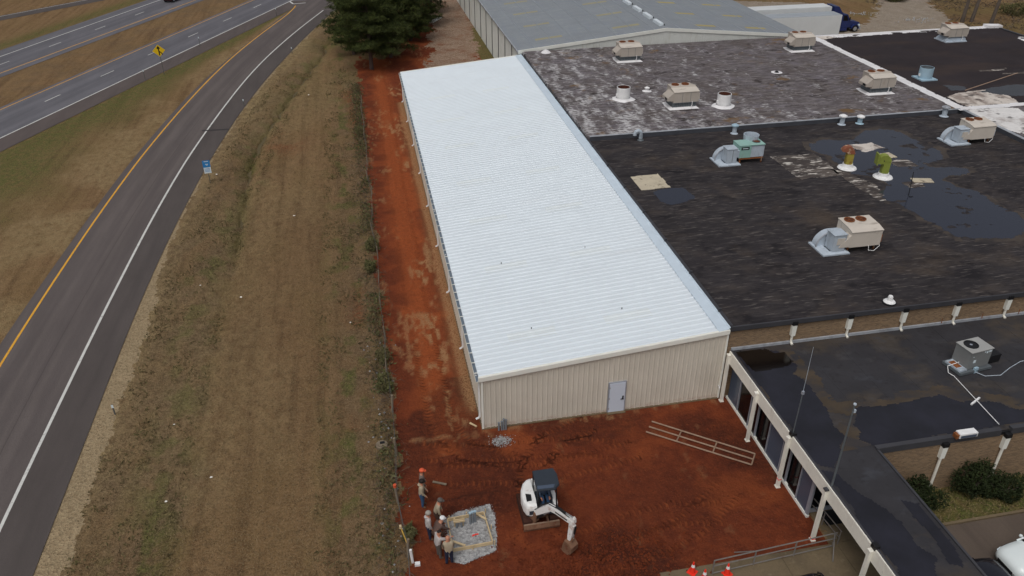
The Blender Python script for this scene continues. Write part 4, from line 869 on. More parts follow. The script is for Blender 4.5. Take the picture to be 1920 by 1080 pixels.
def duct_arc(r0, r1, y0, y1, a0, a1, n=10, cx=0, cz=0):
    m = MB(); rings = []
    for k in range(n+1):
        a = a0+(a1-a0)*k/n
        rings.append([(cx+r0*math.cos(a), y0, cz+r0*math.sin(a)),(cx+r0*math.cos(a), y1, cz+r0*math.sin(a)),(cx+r1*math.cos(a), y1, cz+r1*math.sin(a)),(cx+r1*math.cos(a), y0, cz+r1*math.sin(a))])
    return m.loft(rings)
def ducted_unit(label, loc, body, lid, variant, rz=0):
    u = thing('rooftop_unit', label, 'air conditioner', loc, rz)
    x0, x1 = (.1, 2.35)
    if variant == 'teal':
        b = MB().box(x0, 1.15, -.55, .75, .5, 1.55); bo = b.build('cabinet', body, u)
        MB().box(1.151, x1, -.5, .7, .5, 1.5).build('condenser_section', MAT['galv'], u)
        MB().box(x0-.02, x1+.02, -.58, .78, 1.551, 1.6).build('top_lid', lid, u)
        MB().box(.25, .95, -.575, -.552, 1.22, 1.45).build('name_plate', MAT['black'], bo); MB().box(.35, .85, -.58, -.576, 1.3, 1.36).build('name_strip', MAT['signwhite'], bo)
        fan(None, 1.85, .12, 1.605, .34, u, MAT['galv_dark'])
        bd = MB(); bd.lathe([(.62,1.45),(.66,1.95),(.60,1.95),(.56,1.5)], 1.75, .95, 16); bd.build('fan_shroud', MAT['galv'], u)
    else:
        b = MB(); b.prism([(-.85,.45),(.95,.45),(.95,1.75),(-.3,1.68),(-.85,1.55)], 'x', x0, x1); bo = b.build('cabinet', body, u)
        MB().prism([(-.9,1.56),(-.3,1.70),(.98,1.77),(.98,1.81),(-.3,1.74),(-.9,1.60)], 'x', x0-.03, x1+.03).build('top_lid', lid, u)
        fan(None, .65, .55, 1.80, .36, u); fan(None, 1.5, .55, 1.80, .36, u)
        MB().prism([(x0-.002,1.35),(x0-.002,.5),(x0-.75,.5),(x0-.72,.62)], 'y', -.84, -.2).build('intake_hood', body, u)
        MB().box(x1+.01,x1+.14,-.75,-.35,.6,1.15).build('junction_box', MAT['rust'] if variant == 'rust' else MAT['galv'], u)
        pp = MB(); pp.tube([(1.5,-.9,.5),(1.5,-.98,.2),(1.9,-1.0,.12),(2.4,-.8,.35),(2.45,-.6,.7)], .02, 6); pp.build('cable', MAT['white_pvc'], u)
    # galvanised return ducts: plenum box, curved supply elbow, pan on the roof
    pl = MB().box(-1.1, -.2, -.8, .1, .25, 1.42); plo = pl.build('plenum', MAT['galv'], u)
    MB().box(-1.14, -.16, -.84, .14, 1.422, 1.47).build('plenum_cap', MAT['galv'], plo)
    if variant != 'teal': MB().box(-.85, -.3, -.83, -.803, .72, 1.2).build('louvre', MAT['beige_pale'], plo)
    else: MB().box(-.6,-.57,-.815,-.802,.3,1.35).build('panel_seam', MAT['galv_dark'], plo)
    el = duct_arc(.3, 1.02, .25, .85, PI/2, PI, 10, -.6, .12); elo = el.build('supply_elbow', MAT['galv'], u)
    duct_arc(1.022, 1.1, .19, .27, PI/2, PI, 10, -.6, .12).build('elbow_flange', MAT['coplight'], elo)
    MB().box(-.599, x0, .25, .85, .42, 1.14).build('supply_duct', MAT['galv'], u)
    MB().box(-.199, x0, -.6, .0, .6, 1.2).build('return_duct', MAT['galv'], u)
    pn = MB(); pn.prism([(-1.75,-.95),(.2,-.95),(.2,1.05),(-1.75,1.05)], 'z', .01, .11); pn.add([(-1.75,-.95,.111),(.2,-.95,.111),(.2,1.05,.111),(-1.75,1.05,.111),(-1.2,-.72,.25),(-.1,-.72,.25),(-.1,.12,.25),(-1.2,.12,.25)], [(0,1,5,4),(1,2,6,5),(2,3,7,6),(3,0,4,7)]); pn.build('roof_pan', MAT['galv'], u)
    for x in (x0+.15, x1-.15):
        for y in (-.5, .6): MB().box(x-.05, x+.05, y-.05, y+.05, 0, .5).build('leg', MAT['rust'], u)
    MB().box(x0+.05, x1-.05, -.6, -.5, .38, .45).build('stand_rail', MAT['rust'], u)
    MB().bar((x1-.2,-.62,.5),(x1-.2,-.62,.15),.06,.06).build('drain_pipe', MAT['pipe_tan'], u)
    return u
ducted_unit('teal rooftop unit with galvanised ducts on the black roof', (30.35,58.1,5.205), MAT['teal'], MAT['teal'], 'teal')
ducted_unit('beige ducted rooftop unit past the big puddle, near the roof corner', (52.3,58.4,5.205), MAT['beige_pale'], MAT['beige_pale'], 'corner')
a_ = ducted_unit('stained beige ducted rooftop unit nearest the front brick wall', (30.85,42.3,5.205), MAT['beige_pale'], MAT['beige_pale'], 'rust')

def round_vent(label, loc, r, h, mat, sealed=True, sq=False, tilt=0):
    v = thing('round_vent', label, 'roof vent', loc, 0, 'large round roof vents'); v.rotation_euler = (0, tilt, 0)
    if sealed: 
        ang = [k*2*PI/18 for k in range(18)]; m = MB(); rr0 = [r*(1.55+.35*random.random()) for _ in ang]
        m.add([(math.cos(a)*q, math.sin(a)*q, .012) for a, q in zip(ang, rr0)]+[(math.cos(a)*r*1.05, math.sin(a)*r*1.05, .16) for a in ang], [(i,(i+1)%18,18+(i+1)%18,18+i) for i in range(18)]); m.build('sealant_skirt', MAT['whitecoat'], v)
    if sq: MB().box(-r*1.3, r*1.3, -r*1.3, r*1.3, .0, .12).build('base_flange', MAT['bluevent'], v)
    b = MB().lathe([(r*.97,.02),(r*.97,.3),(r,.31),(r,h),(r*.93,h),(r*.93,h*.55)], n=22); bo = b.build('drum', mat, v)
    MB().lathe([(r*.925,h*.5),(r*.925,h-.015)], n=22).build('drum_lining', MAT['rustfan'] if not sq else MAT['galv_dark'], bo)
    MB().disc(0, 0, h*.55+.01, r*.92, 22).build('damper', MAT['rustfan'] if not sq else MAT['galv'], bo)
    MB().box(-.03, r*.9, -.02, .02, h*.6, h*.64).build('damper_rod', MAT['galv'], bo)
    MB().box(-r*1.12, -r*.98, -.12, .06, .35, .6).build('switch_box', MAT['white_pvc'], v)
    return v
round_vent('white round vent drum left of the middle beige unit, rusty inside', (25.95,75.0,5.585), .68, 1.25, MAT['white_pvc'])
round_vent('white round vent drum right of the middle beige unit', (35.0,70.9,5.585), .68, 1.25, MAT['white_pvc'])
round_vent('pale blue round vent on a square base on the dark roof', (60.1,75.0,5.585), .72, 1.25, MAT['bluevent'], False, True)

# two goosenecks standing in the big puddle
def gooseneck(label, loc, mat, hood, both):
    g = thing('gooseneck_vent', label, 'roof vent', loc, R(-15))
    m = MB(); m.lathe([(.78,.012),(.72,.09),(.45,.12),(.40,.42),(.36,.42)], n=20); m.build('collar', MAT['white_pvc'], g)
    m = MB().box(-.27,.27,-.26,.26,.1,1.42); m.build('stack', mat, g)
    if both:
        el = duct_arc(.02, .52, -.28, .28, 0, PI, 12, -.24, 1.42); o = el.build('hood', hood, g)
        MB().box(-.78,-.24,-.30,.30,1.22,1.425).build('outlet_box', hood, o)
        MB().box(-.84,-.74,-.34,.34,1.12,2.02).build('outlet_flap', hood, o)
        MB().box(-.34,-.27,-.295,-.283,1.38,1.54).build('hub_hole', MAT['black'], o)
    else:
        el = duct_arc(.02, .52, -.29, .29, 0, PI*.92, 12, -.24, 1.40); o = el.build('hood', hood, g)
        MB().box(-.3,.3,-.3,.3,1.32,1.41).build('hood_band', hood, o)
    return g
gooseneck('olive gooseneck vent with rusted brown hood in the puddle', (38.95,54.9,5.212), MAT['greenold'], MAT['rusthood'], False)
gooseneck('bright green gooseneck vent with boxy outlet in the puddle', (40.75,52.6,5.212), MAT['green'], MAT['green'], True)

def pipe_vent(label, loc, r=.16, h=.55, cap=True, mat='galv', capmat='coplight'):
    v = thing('pipe_vent', label, 'roof vent', loc, 0, 'small pipe vents on the roofs')
    m = MB().lathe([(r*1.8,.01),(r*1.1,.08),(r,.1),(r,h)], n=14); m.build('pipe', MAT[mat], v)
    m = MB().lathe([(r*.9,h),(r*1.7,h+.02),(r*1.7,h+.12),(r*.8,h+.22),(.001,h+.25)], n=14); m.build('cap', MAT[capmat], v)
    return v
pipe_vent('small capped pipe vent at the roof step, nearest the teal unit', (33.25,64.4,5.205), .2, .7, capmat='bluevent')
pipe_vent('white-capped pipe vent at the roof step, left of a close pair', (44.2,64.6,5.205), .22, .75, capmat='white_pvc')
pipe_vent('pale green pipe vent at the roof step, right of a close pair', (46.0,64.5,5.205), .22, .6, capmat='white_pvc', mat='bluevent')
pipe_vent('capped pipe vent at the far right end of the roof step', (55.1,64.7,5.205), .24, .8)
gn = thing('hooked_pipe', 'curved galvanised gooseneck pipe at the roof step near the flashing', 'roof vent', (24.1,64.5,5.205))
MB().tube([(.15,0,0),(.15,0,.55),(.1,0,.78),(-.1,0,.9),(-.32,0,.85),(-.42,0,.65),(-.42,0,.5)], .17, 12).build('pipe', MAT['galv'], gn)
MB().lathe([(.3,.01),(.2,.12),(.18,.2)], .15, 0, 12).build('collar', MAT['galv_dark'], gn)
mv = thing('mushroom_vent', 'white mushroom vent near the front edge of the black roof', 'roof vent', (30.05,35.35,5.205))
MB().lathe([(.34,.0),(.36,.1),(.30,.16),(.16,.2),(.15,.42),(.12,.5),(.001,.52)], n=18).build('dome', MAT['white_pvc'], mv)
MB().lathe([(.40,.005),(.42,.06),(.36,.09)], n=18).build('base_ring', MAT['black'], mv)
sv = thing('small_vent', 'small white roof vent beside the middle beige unit', 'roof vent', (29.2,77.0,5.585))
MB().lathe([(.5,.01),(.2,.1),(.16,.3)], n=12).build('boot', MAT['whitecoat'], sv); MB().lathe([(.26,.3),(.28,.36),(.1,.46),(.001,.48)], n=12).build('cap', MAT['white_pvc'], sv)
sv = thing('roof_drain', 'white-ringed roof drain in the middle of the worn roof', 'roof drain', (45.6,80.5,5.585))
MB().lathe([(.62,.01),(.45,.05),(.28,.02)], n=16).build('sealed_ring', MAT['whitecoat'], sv); MB().lathe([(.2,.02),(.16,.14),(.001,.16)], n=12).build('strainer', MAT['black'], sv)
sv = thing('sealed_stub', 'white sealed roof stub at the left corner by the warehouse', 'roof vent', (22.3,93.9,5.585))
MB().lathe([(.6,.01),(.5,.12),(.3,.28),(.001,.34)], n=12).build('sealed_boot', MAT['whitecoat'], sv); MB().lathe([(.12,.3),(.12,.42),(.001,.43)], n=10).build('stub', MAT['white_pvc'], sv)
am = thing('bent_mast', 'thin dark bent mast standing in the roof puddle', 'mast', (40.55,48.9,5.21))
MB().tube([(.25,-.2,.02),(0,-.2,.02),(0,0,.05),(.02,.1,1.0),(.08,.25,1.9)], .03, 6).build('pole', MAT['black'], am); MB().tube([(-.15,.08,.9),(.25,.12,1.05)], .025, 6).build('crossbar', MAT['black'], am)
for lab, x, y, sx, sy, rz in (('pale board lying in the puddle beside the bent mast', 43.4,51.3,1.6,.8,-.25), ('white square board behind the green gooseneck vent', 43.7,56.6,1.3,1.1,.1)):
    o = MB().box(-sx/2,sx/2,-sy/2,sy/2,0,.05).build('roof_board', MAT['patchroof']); o.location = (x, y, 5.215); o.rotation_euler[2] = rz; tag(o, lab, 'board')

# condenser on the low roof
cu = thing('condenser_unit', 'grey box condenser with round fan on the low office roof', 'air conditioner', (32.5,30.75,LR), R(8))
MB().box(-.75,.75,-.55,.55,.22,1.35).build('cabinet', M('grey_unit_paint', c(112,114,114), .06, 2, rough=.5), cu)
MB().box(-.79,.79,-.59,.59,1.352,1.39).build('top_lid', M('pale_grey_lid', c(148,148,146), .05, 2, rough=.5), cu)
f = MB().lathe([(.40,1.392),(.40,1.43),(.36,1.43),(.35,1.40)], -.2, .1, 18); fo = f.build('fan_ring', MAT['black'], cu)
MB().disc(-.2, .1, 1.398, .35, 18).build('fan_grille', MAT['black'], fo); MB().disc(-.2,.1,1.405,.08,10).build('fan_hub', MAT['alum'], fo)
MB().box(-1.35,.9,-.75,.6,.05,.2).build('base_frame', MAT['galv_dark'], cu)
MB().box(-1.3,-.78,-.6,.45,.205,.3).build('coil_lid', MAT['galv'], cu); MB().box(-1.25,-.85,-.3,.3,.302,.31).build('rust_patch', MAT['rust'], cu)
MB().box(.85,1.9,-.35,.45,.06,.55).build('duct', MAT['black'], cu)
for x, z, wd, hh in ((-.45,.6,.18,.2),(-.55,1.0,.06,.06),(.35,1.1,.1,.16),(.5,1.15,.2,.12),(.2,1.18,.08,.1)): MB().box(x,x+wd,-.556,-.552,z,z+hh).build('sticker', MAT['signwhite'], cu)
MB().box(-.35,-.1,-.75,-.62,.0,.35).build('disconnect_box', MAT['bluevent'], cu)
dpipe = thing('drain_line', 'thin white drain pipe running across the low roof from the condenser', 'pipe', (31.2,30.7,LR))
MB().tube([(31.8,30.7,LR+.35),(30.9,30.5,LR+.33),(30.8,30.2,LR+.1),(30.95,29.9,LR+.06),(30.45,25.75,LR+.16)], .022, 6).build('pipe', MAT['white_pvc'], dpipe, True)
MB().bar((30.25,27.55,LR+.05),(31.05,27.95,LR+.05),.09,.09).build('pipe_support', MAT['white_pvc'], dpipe, True)
cab = MB().tube([(32.3,30.0,LR+.1),(32.7,29.6,LR+.03),(33.6,29.5,LR+.03),(34.6,30.0,LR+.03),(35.6,30.4,LR+.03),(38,30.6,LR+.03)], .02, 6)
tag(cab.build('cable', MAT['galv']), 'grey cable looping right across the low roof from the condenser', 'cable')
wl = thing('wall_lamp', 'white box floodlight on the low parapet over the brick wall', 'lamp', (27.75,25.4,3.69))
MB().box(-.05,.95,-.25,.12,.04,.3).build('housing', MAT['white_pvc'], wl); MB().box(-.2,-.052,-.2,.08,.0,.24).build('bracket', MAT['rust'], wl); MB().box(0,.9,-.262,-.252,.06,.22).build('lens', MAT['panel_grey'], wl)

# masts on the canopy edge
fp = thing('flagpole', 'bare grey flagpole rising from the white canopy column', 'flagpole', (19.78,23.55,3.6))
MB().tube([(0,0,-.2),(.0,0,4.9)], [.055,.035], 8).build('pole', MAT['galv_dark'], fp); MB().lathe([(.001,4.9),(.07,4.95),(.07,5.02),(.001,5.07)], n=10).build('finial', MAT['galv'], fp); MB().box(.03,.13,-.04,.04,4.5,4.66).build('pulley', MAT['galv'], fp)
fa = thing('whip_antenna', 'thin two-stage whip antenna on the office wing edge', 'antenna', (19.72,27.2,3.75), 0)
MB().tube([(0,0,0),(.02,.0,2.6)], .028, 8).build('mast', MAT['galv_dark'], fa); MB().tube([(.02,0,2.6),(.04,.05,5.3)], [.012,.008], 6).build('whip', MAT['galv'], fa); MB().box(-.04,.08,-.05,.05,2.5,2.68).build('clamp', MAT['alum'], fa)

# ------------------------------------------------------------------ trucks behind the building
def wheel(parent, x, y, r, wd, name='wheel', axis='y'):
    t_ = MB(); n_ = 18
    ring = lambda rr, yy: [(x+rr*math.cos(2*PI*k/n_), yy, r+rr*math.sin(2*PI*k/n_)) for k in range(n_)]
    t_.loft([ring(r*.62, y-wd/2), ring(r*.94, y-wd/2), ring(r, y-wd*.38), ring(r, y+wd*.38), ring(r*.94, y+wd/2), ring(r*.62, y+wd/2)], cap=True)
    w_ = t_.build(name, MAT['tyre'], parent)
    for s_ in (-1, 1):
        m = MB(); m.loft([ring(r*.62, y+s_*wd*.502), ring(r*.55, y+s_*wd*.40), ring(r*.2, y+s_*wd*.46)], cap=True); m.build('rim', MAT['rim'], w_)
        m = MB()
        for k in range(5):
            a = 2*PI*k/5; m.bar((x+.2*r*math.cos(a), y+s_*wd*.5, r+.2*r*math.sin(a)), (x+.58*r*math.cos(a), y+s_*wd*.5, r+.58*r*math.sin(a)), .12*r, .02, upv=(0,1,0))
        m.build('spoke', MAT['rim'], w_)
    return w_
def trailer(label, x_front, y_near, length=14.0, mroof=None):
    tr = thing('semi_trailer', label, 'trailer', (x_front, y_near, 0), 0, 'white semi trailers in the gravel lot')
    b = MB().box(-length, 0, 0, 2.6, 1.15, 4.08); bo = b.build('box_body', MAT['trailer'], tr)
    MB().box(-length+.04, -.04, .04, 2.56, 4.082, 4.12).build('roof_sheet', mroof or MAT['trailer'], tr)
    for k in range(11): MB().box(-length+.7+k*1.28, -length+.76+k*1.28, -.012, -.002, 1.2, 4.0).build('side_post', MAT['trailer'], bo)
    MB().box(-length, .0, -.015, -.001, 1.15, 1.28).build('lower_rail', MAT['coplight'], bo)
    MB().box(-.02, .02, -.02, 2.62, 1.15, 4.1).build('front_frame', MAT['coplight'], tr)
    for x in (-length+1.2, -length+2.5):
        for y in (.3, 2.3): wheel(tr, x, y, .5, .5)
    for y in (.5, 2.1): MB().box(-3.0,-2.85,y-.06,y+.06,0,1.15).build('landing_leg', MAT['galv_dark'], tr)
    return tr
trailer('white semi trailer parked in front, its long side towards the roofs', 72.0, 110.9, mroof=MAT['trailer_roof'])
trailer('white semi trailer hitched behind the blue tractor, far side', 73.5, 116.4)
tk = thing('semi_tractor', 'dark blue semi tractor with sleeper cab facing right', 'truck', (73.9,116.4,0))
sc = MB(); sc.prism([(0.1,.9),(1.9,.9),(1.9,2.9),(1.6,3.2),(.9,4.05),(.1,4.1)], 'y', .08, 2.45); sc.build('sleeper_cab', MAT['truckblue'], tk)
cbm = MB(); cbm.prism([(1.9,.75),(3.3,.75),(3.3,1.75),(2.75,2.75),(1.9,2.85)], 'y', .12, 2.4); cbo = cbm.build('cab', MAT['truckblue'], tk)
for s_ in (.1, 2.405): MB().prism([(2.05,1.8),(2.95,1.8),(2.62,2.6),(2.05,2.65)], 'y', s_, s_+.012).build('side_window', MAT['glass_dark'], cbo)
MB().add([(3.29,.3,1.8),(3.29,2.2,1.8),(2.82,2.2,2.66),(2.82,.3,2.66)], [(0,1,2,3)]).build('windscreen', MAT['glass_dark'], cbo)
hb = MB(); hb.prism([(3.3,.7),(5.15,.65),(5.25,1.2),(5.1,1.42),(3.3,1.74)], 'y', .35, 2.15); hbo = hb.build('hood', MAT['truckblue'], tk)
MB().box(5.2,5.28,.6,1.9,.75,1.3).build('grille', MAT['alum'], hbo)
for y in (.02, 1.95):
    ff = duct_arc(.56, .66, y, y+.5, 0.05, PI-.05, 10, 4.4, .5); ff.build('fender', MAT['truckblue'], tk)
    MB().box(4.95,5.2,y+.1,y+.4,.9,1.15).build('headlight', MAT['signwhite'], tk)
MB().box(5.1,5.42,.15,2.35,.35,.68).build('bumper', MAT['alum'], tk)
MB().box(.1,4.2,.5,2.0,.55,.88).build('chassis', MAT['black'], tk)
MB().box(1.2,2.9,-.02,.4,.3,.74).build('fuel_tank', MAT['truckblue'], tk)
for s_, y in ((-1,-.12),(1,2.62)): MB().box(3.0,3.1,y-.1,y+.1,1.9,2.4).build('mirror', MAT['black'], tk)
for x, y in ((4.4,.22),(4.4,2.25),(-.2,.3),(-.2,2.2),(-1.5,.3),(-1.5,2.2)): wheel(tk, x, y, .5, .42)

# ------------------------------------------------------------------ cars
def car(label, loc, rz, paint, group=None):
    k = thing('parked_car', label, 'car', loc, rz, group)
    st = [(-2.18,.55,.42,.66,.02),(-2.08,.74,.28,.82,.05),(-1.85,.84,.22,.90,.07),(-1.4,.89,.20,.97,.08),(-.8,.91,.2,1.04,.07),(0,.92,.2,1.02,.02),(1.0,.92,.2,1.03,.02),(1.7,.90,.22,1.05,.03),(2.05,.84,.30,1.03,.03),(2.2,.70,.45,.95,.02)]
    rings = []
    for x, w_, zl, zb, cr in st:
        half = [(0,zl),(.75*w_,zl),(.97*w_,zl+.12),(w_,(zl+zb)/2),(.985*w_,zb-.14),(.90*w_,zb-.02),(.55*w_,zb+cr*.8),(0,zb+cr)]
        rings.append([(x, y, z) for y, z in half]+[(x, -y, z) for y, z in half[-2:0:-1]])
    bo = MB().loft(rings).build('body', paint, k, smooth=True)
    gl = [(-.95,.80,1.0),(-.55,.80,1.22),(-.15,.74,1.40),(.45,.72,1.50),(1.2,.72,1.48),(1.75,.74,1.34),(2.08,.76,1.02)]
    rings = [[(x, -w_*1.06, .96),(x, -w_*.99, min(zt-.02, 1.14)),(x, -w_*.86, zt-.03),(x, -w_*.5, zt),(x, w_*.5, zt),(x, w_*.86, zt-.03),(x, w_*.99, min(zt-.02, 1.14)),(x, w_*1.06, .96)] for x, w_, zt in gl]
    MB().loft(rings).build('window_glass', MAT['glass_dark'], k, smooth=True)
    rings = [[(x, -w_*.80, zt-.015),(x, -w_*.5, zt+.015),(x, w_*.5, zt+.015),(x, w_*.80, zt-.015),(x, w_*.5, zt-.03),(x, -w_*.5, zt-.03)] for x, w_, zt in gl[2:6]]
    MB().loft(rings).build('roof_panel', paint, k, smooth=True)
    for s_ in (-1, 1):
        m = MB(); m.tube([(-.98,s_*.84,1.0),(-.2,s_*.70,1.41),(.45,s_*.66,1.5),(1.2,s_*.66,1.48),(1.8,s_*.70,1.3),(2.1,s_*.80,1.02)], .045, 6); m.tube([(.5,s_*.84,1.0),(.48,s_*.66,1.48)], .045, 6); m.build('pillar', paint, k)
        MB().lathe([(.001,-.07),(.07,-.05),(.09,0),(.07,.05),(.001,.07)], -.62, s_*1.0, 10).build('door_mirror', paint, k).location = (0,0,1.03)
        m = MB(); m.loft([[(-2.13,s_*.42,.66),(-1.98,s_*.78,.70),(-1.8,s_*.80,.78),(-2.0,s_*.5,.80)],[(-2.16,s_*.42,.67),(-2.02,s_*.80,.71),(-1.83,s_*.83,.80),(-2.03,s_*.5,.825)]]); m.build('headlight', MAT['signwhite'], k)
        for x in (-1.35, 1.35):
            n_ = 18; a = MB(); ring = lambda rr, yy: [(x+rr*math.cos(2*PI*q/n_), yy, .34+rr*math.sin(2*PI*q/n_)) for q in range(n_)]
            a.loft([ring(.41, s_*.80), ring(.41, s_*.925)]); a.build('wheel_arch', MAT['black'], k)
            wheel(k, x, s_*.845, .34, .2)
    MB().box(-2.2,-2.12,-.45,.45,.4,.56).build('grille', MAT['black'], k); MB().box(2.12,2.21,-.6,.6,.72,.82).build('rear_light', MAT['cone'], k)
    return k
car('white car with its nose behind the canopy roof edge', (29.45,20.05,.02), R(2), MAT['carwhite'])
car('black car half hidden by the canopy roof, next to the white car', (24.75,19.4,.02), R(184), MAT['carblack'])
car('dark car roof peeking in at the bottom beside the apron railing', (17.6,18.8,.04), R(96), MAT['carblack'])
car('dark maroon car on the far carriageway at the top edge', (-33.2,165.3,.04), R(90)-math.atan(.43)+PI, MAT['carmaroon'])

# ------------------------------------------------------------------ excavator in the yard
ex = thing('mini_excavator', 'white mini excavator with black canopy digging in the red yard', 'excavator', (6.6,28.0,0))
gz0 = gh(6.6, 28.0)
for i, (xa, xb) in enumerate(((5.72,6.12),(7.06,7.46))):
    ya, yb, r_ = 27.0, 29.0, .27
    prof = [(ya+r_-r_*math.sin(a), r_+r_*math.cos(a)) for a in np.linspace(0, PI, 9)]+[(yb-r_+r_*math.sin(a), r_-r_*math.cos(a)) for a in np.linspace(0, PI, 9)]
    m = MB(); m.loft([[(xa, p[0], p[1]) for p in prof], [(xb, p[0], p[1]) for p in prof]]); tk_ = m.build('track', MAT['track'], ex, True)
    m = MB(); P = np.array(prof+[prof[0]]); seg = np.r_[0, np.cumsum(np.hypot(*np.diff(P, axis=0).T))]
    for sdd in np.arange(0, seg[-1], .13):
        y = np.interp(sdd, seg, P[:,0]); z = np.interp(sdd, seg, P[:,1]); y2 = np.interp(sdd+.05, seg, P[:,0]); z2 = np.interp(sdd+.05, seg, P[:,1])
        d = Vector((0, y2-y, z2-z)).normalized(); nr = Vector((0, -d.z, d.y)); 
        if nr.dot(Vector((0, y-28, z-r_))) < 0: nr = -nr
        m.bar(Vector((xa-.01,y,z))+nr*.015, Vector((xb+.01,y,z))+nr*.015, .05, .04, upv=nr)
    o = m.build('track_shoe', MAT['track'], tk_, True); o['kind'] = 'stuff'
MB().box(6.12,7.06,27.35,28.6,.22,.52).build('undercarriage', MAT['steel_muddy'], ex, True)
MB().lathe([(.42,.5),(.42,.74)], 6.6, 28.0, 20).build('slew_ring', MAT['black'], ex, True)
bl = MB(); bl.prism([(26.78,.02),(26.72,.2),(26.78,.42),(26.86,.42),(26.80,.2),(26.86,.02)], 'x', 5.66, 7.5); blo = bl.build('dozer_blade', MAT['steel_muddy'], ex, True)
for x in (6.22,6.95): MB().bar((x,26.84,.25),(x,27.5,.38),.1,.14).build('blade_arm', MAT['steel_muddy'], blo, True)
MB().box(5.67,7.49,26.79,26.85,.425,.47).build('blade_lip', MAT['pipe_tan'], blo, True)
# upper structure: floor, rounded white side and rear covers
MB().prism([(5.95,27.05),(7.45,27.05),(7.55,27.3),(7.55,28.6),(7.3,28.95),(6.2,28.95)], 'z', .745, .86).build('floor_deck', MAT['exdark'], ex, True)
side = [(6.42,28.96),(6.2,28.9),(5.96,28.66),(5.8,28.3),(5.73,27.85),(5.75,27.4),(5.85,27.1),(6.05,26.98),(6.38,26.98),(6.42,27.3)]
def inset(poly, k, cx, cy): return [(cx+(x-cx)*k, cy+(y-cy)*k) for x, y in poly]
m = MB(); m.loft([[(x,y,z) for x, y in inset(side, k, 6.28, 27.95)] for k, z in ((.96,.8),(1.0,.9),(1.0,1.32),(.95,1.46),(.82,1.54))]); sco = m.build('side_cover', MAT['exwhite'], ex, True)
MB().prism([(5.92,27.32),(6.18,27.35),(6.22,27.75),(5.95,27.85)], 'z', 1.5, 1.557).build('cover_panel', MAT['black'], sco, True)
MB().box(5.98,6.3,26.965,26.985,.95,1.2).build('front_grille', MAT['exdark'], sco, True)
rear = [(6.43,28.97),(7.2,28.95),(7.5,28.7),(7.58,28.4),(6.43,28.4)]
m = MB(); m.loft([[(x,y,z) for x, y in inset(rear, k, 6.95, 28.65)] for k, z in ((.98,.862),(1.0,.95),(1.0,1.3),(.92,1.42))]); m.build('engine_cover', MAT['exwhite'], ex, True)
m = MB(); m.loft([[(x,y,z) for x, y in inset([(7.3,28.38),(7.57,28.38),(7.6,27.9),(7.55,27.45),(7.4,27.2),(7.32,27.3)], k, 7.45, 27.8)] for k, z in ((1,.862),(1,1.0),(.9,1.05))]); m.build('step_guard', MAT['exwhite'], ex, True)
sm_ = MB(); sm_.box(6.72,7.2,27.85,28.3,.95,1.12); sm_.box(6.74,7.18,28.22,28.34,1.12,1.62); sm_.build('seat', MAT['black'], ex, True)
MB().box(6.78,7.14,27.95,28.2,.862,.95).build('seat_base', MAT['exdark'], ex, True)
for x in (6.58,7.26): 
    m = MB(); m.box(x-.07,x+.07,27.65,28.25,.862,1.2); m.tube([(x,27.7,1.2),(x,27.66,1.42)], .025, 6); m.build('control_console', MAT['exdark'], ex, True)
for x in (6.85,7.05): MB().tube([(x,27.25,.86),(x,27.2,1.15)], .02, 6).build('travel_lever', MAT['black'], ex, True)
# canopy
cp = [(6.36,27.08),(7.28,27.02),(7.55,27.3),(7.6,28.0),(7.5,28.42),(6.42,28.42)]
m = MB(); m.loft([[(x,y,z) for x, y in inset(cp, k, 6.98, 27.75)] for k, z in ((1,2.38),(1.01,2.43),(.96,2.5))]); cno = m.build('canopy_roof', MAT['exdark'], ex, True)
MB().prism([(6.42,27.12),(7.2,27.08),(7.32,27.3),(6.42,27.34)], 'z', 2.485, 2.507).build('roof_window', MAT['panel_grey'], cno, True)
for a_, b_ in (((6.46,28.36),(6.46,28.36)),((7.48,28.36),(7.46,28.36)),((6.44,27.16),(6.5,27.12)),((7.36,27.2),(7.42,27.16))): MB().bar((*b_,.86),(*a_,2.39),.06,.06).build('canopy_post', MAT['black'], ex, True)
# boom, stick, bucket in one vertical plane
Fp = Vector((6.3,27.02,0)); D = Vector((.5735,-.8192,0)); Nn = Vector((.8192,.5735,0))
def bp(s, h, o=0): return Fp+D*s+Nn*o+Vector((0,0,h))
def plate(poly, wd, name, mat, parent=ex):
    m = MB(); m.loft([[bp(s, h, -wd/2) for s, h in poly], [bp(s, h, wd/2) for s, h in poly]]); return m.build(name, mat, parent, True)
plate([(-.35,.55),(.12,.5),(.15,1.0),(.05,1.15),(-.1,1.1),(-.3,.9)], .26, 'swing_post', MAT['steel_muddy'])
bm_ = plate([(-.08,.98),(.1,.95),(.55,1.42),(1.05,1.95),(1.35,2.02),(2.38,2.03),(2.5,2.14),(2.42,2.26),(1.6,2.30),(1.0,2.28),(.8,2.2),(.3,1.62),(-.06,1.12)], .2, 'boom', MAT['exwhite'])
for s_ in (-.105, .105):
    MB().add([bp(a, h, s_) for a, h in ((1.35,2.1),(2.1,2.1),(2.1,2.19),(1.35,2.19))], [(0,1,2,3),(3,2,1,0)]).build('boom_decal', MAT['black'], bm_, True)
stk = plate([(2.3,2.05),(2.52,2.0),(2.36,1.0),(2.28,.82),(2.16,.86),(2.14,1.05),(2.2,1.9),(2.22,2.32),(2.4,2.5),(2.5,2.42),(2.52,2.2)], .17, 'stick', MAT['exwhite'])
def cyl(a, b, r_, nm, parent):
    a = Vector(a); b = Vector(b); mid = a.lerp(b, .58); o = MB().tube([a, mid], r_, 10).build(nm, MAT['black'], parent, True); MB().tube([mid, b], r_*.55, 8).build('cylinder_rod', MAT['steel'], o, True)
cyl(bp(.1,.72,0), bp(.9,1.72,0), .06, 'boom_cylinder', bm_)
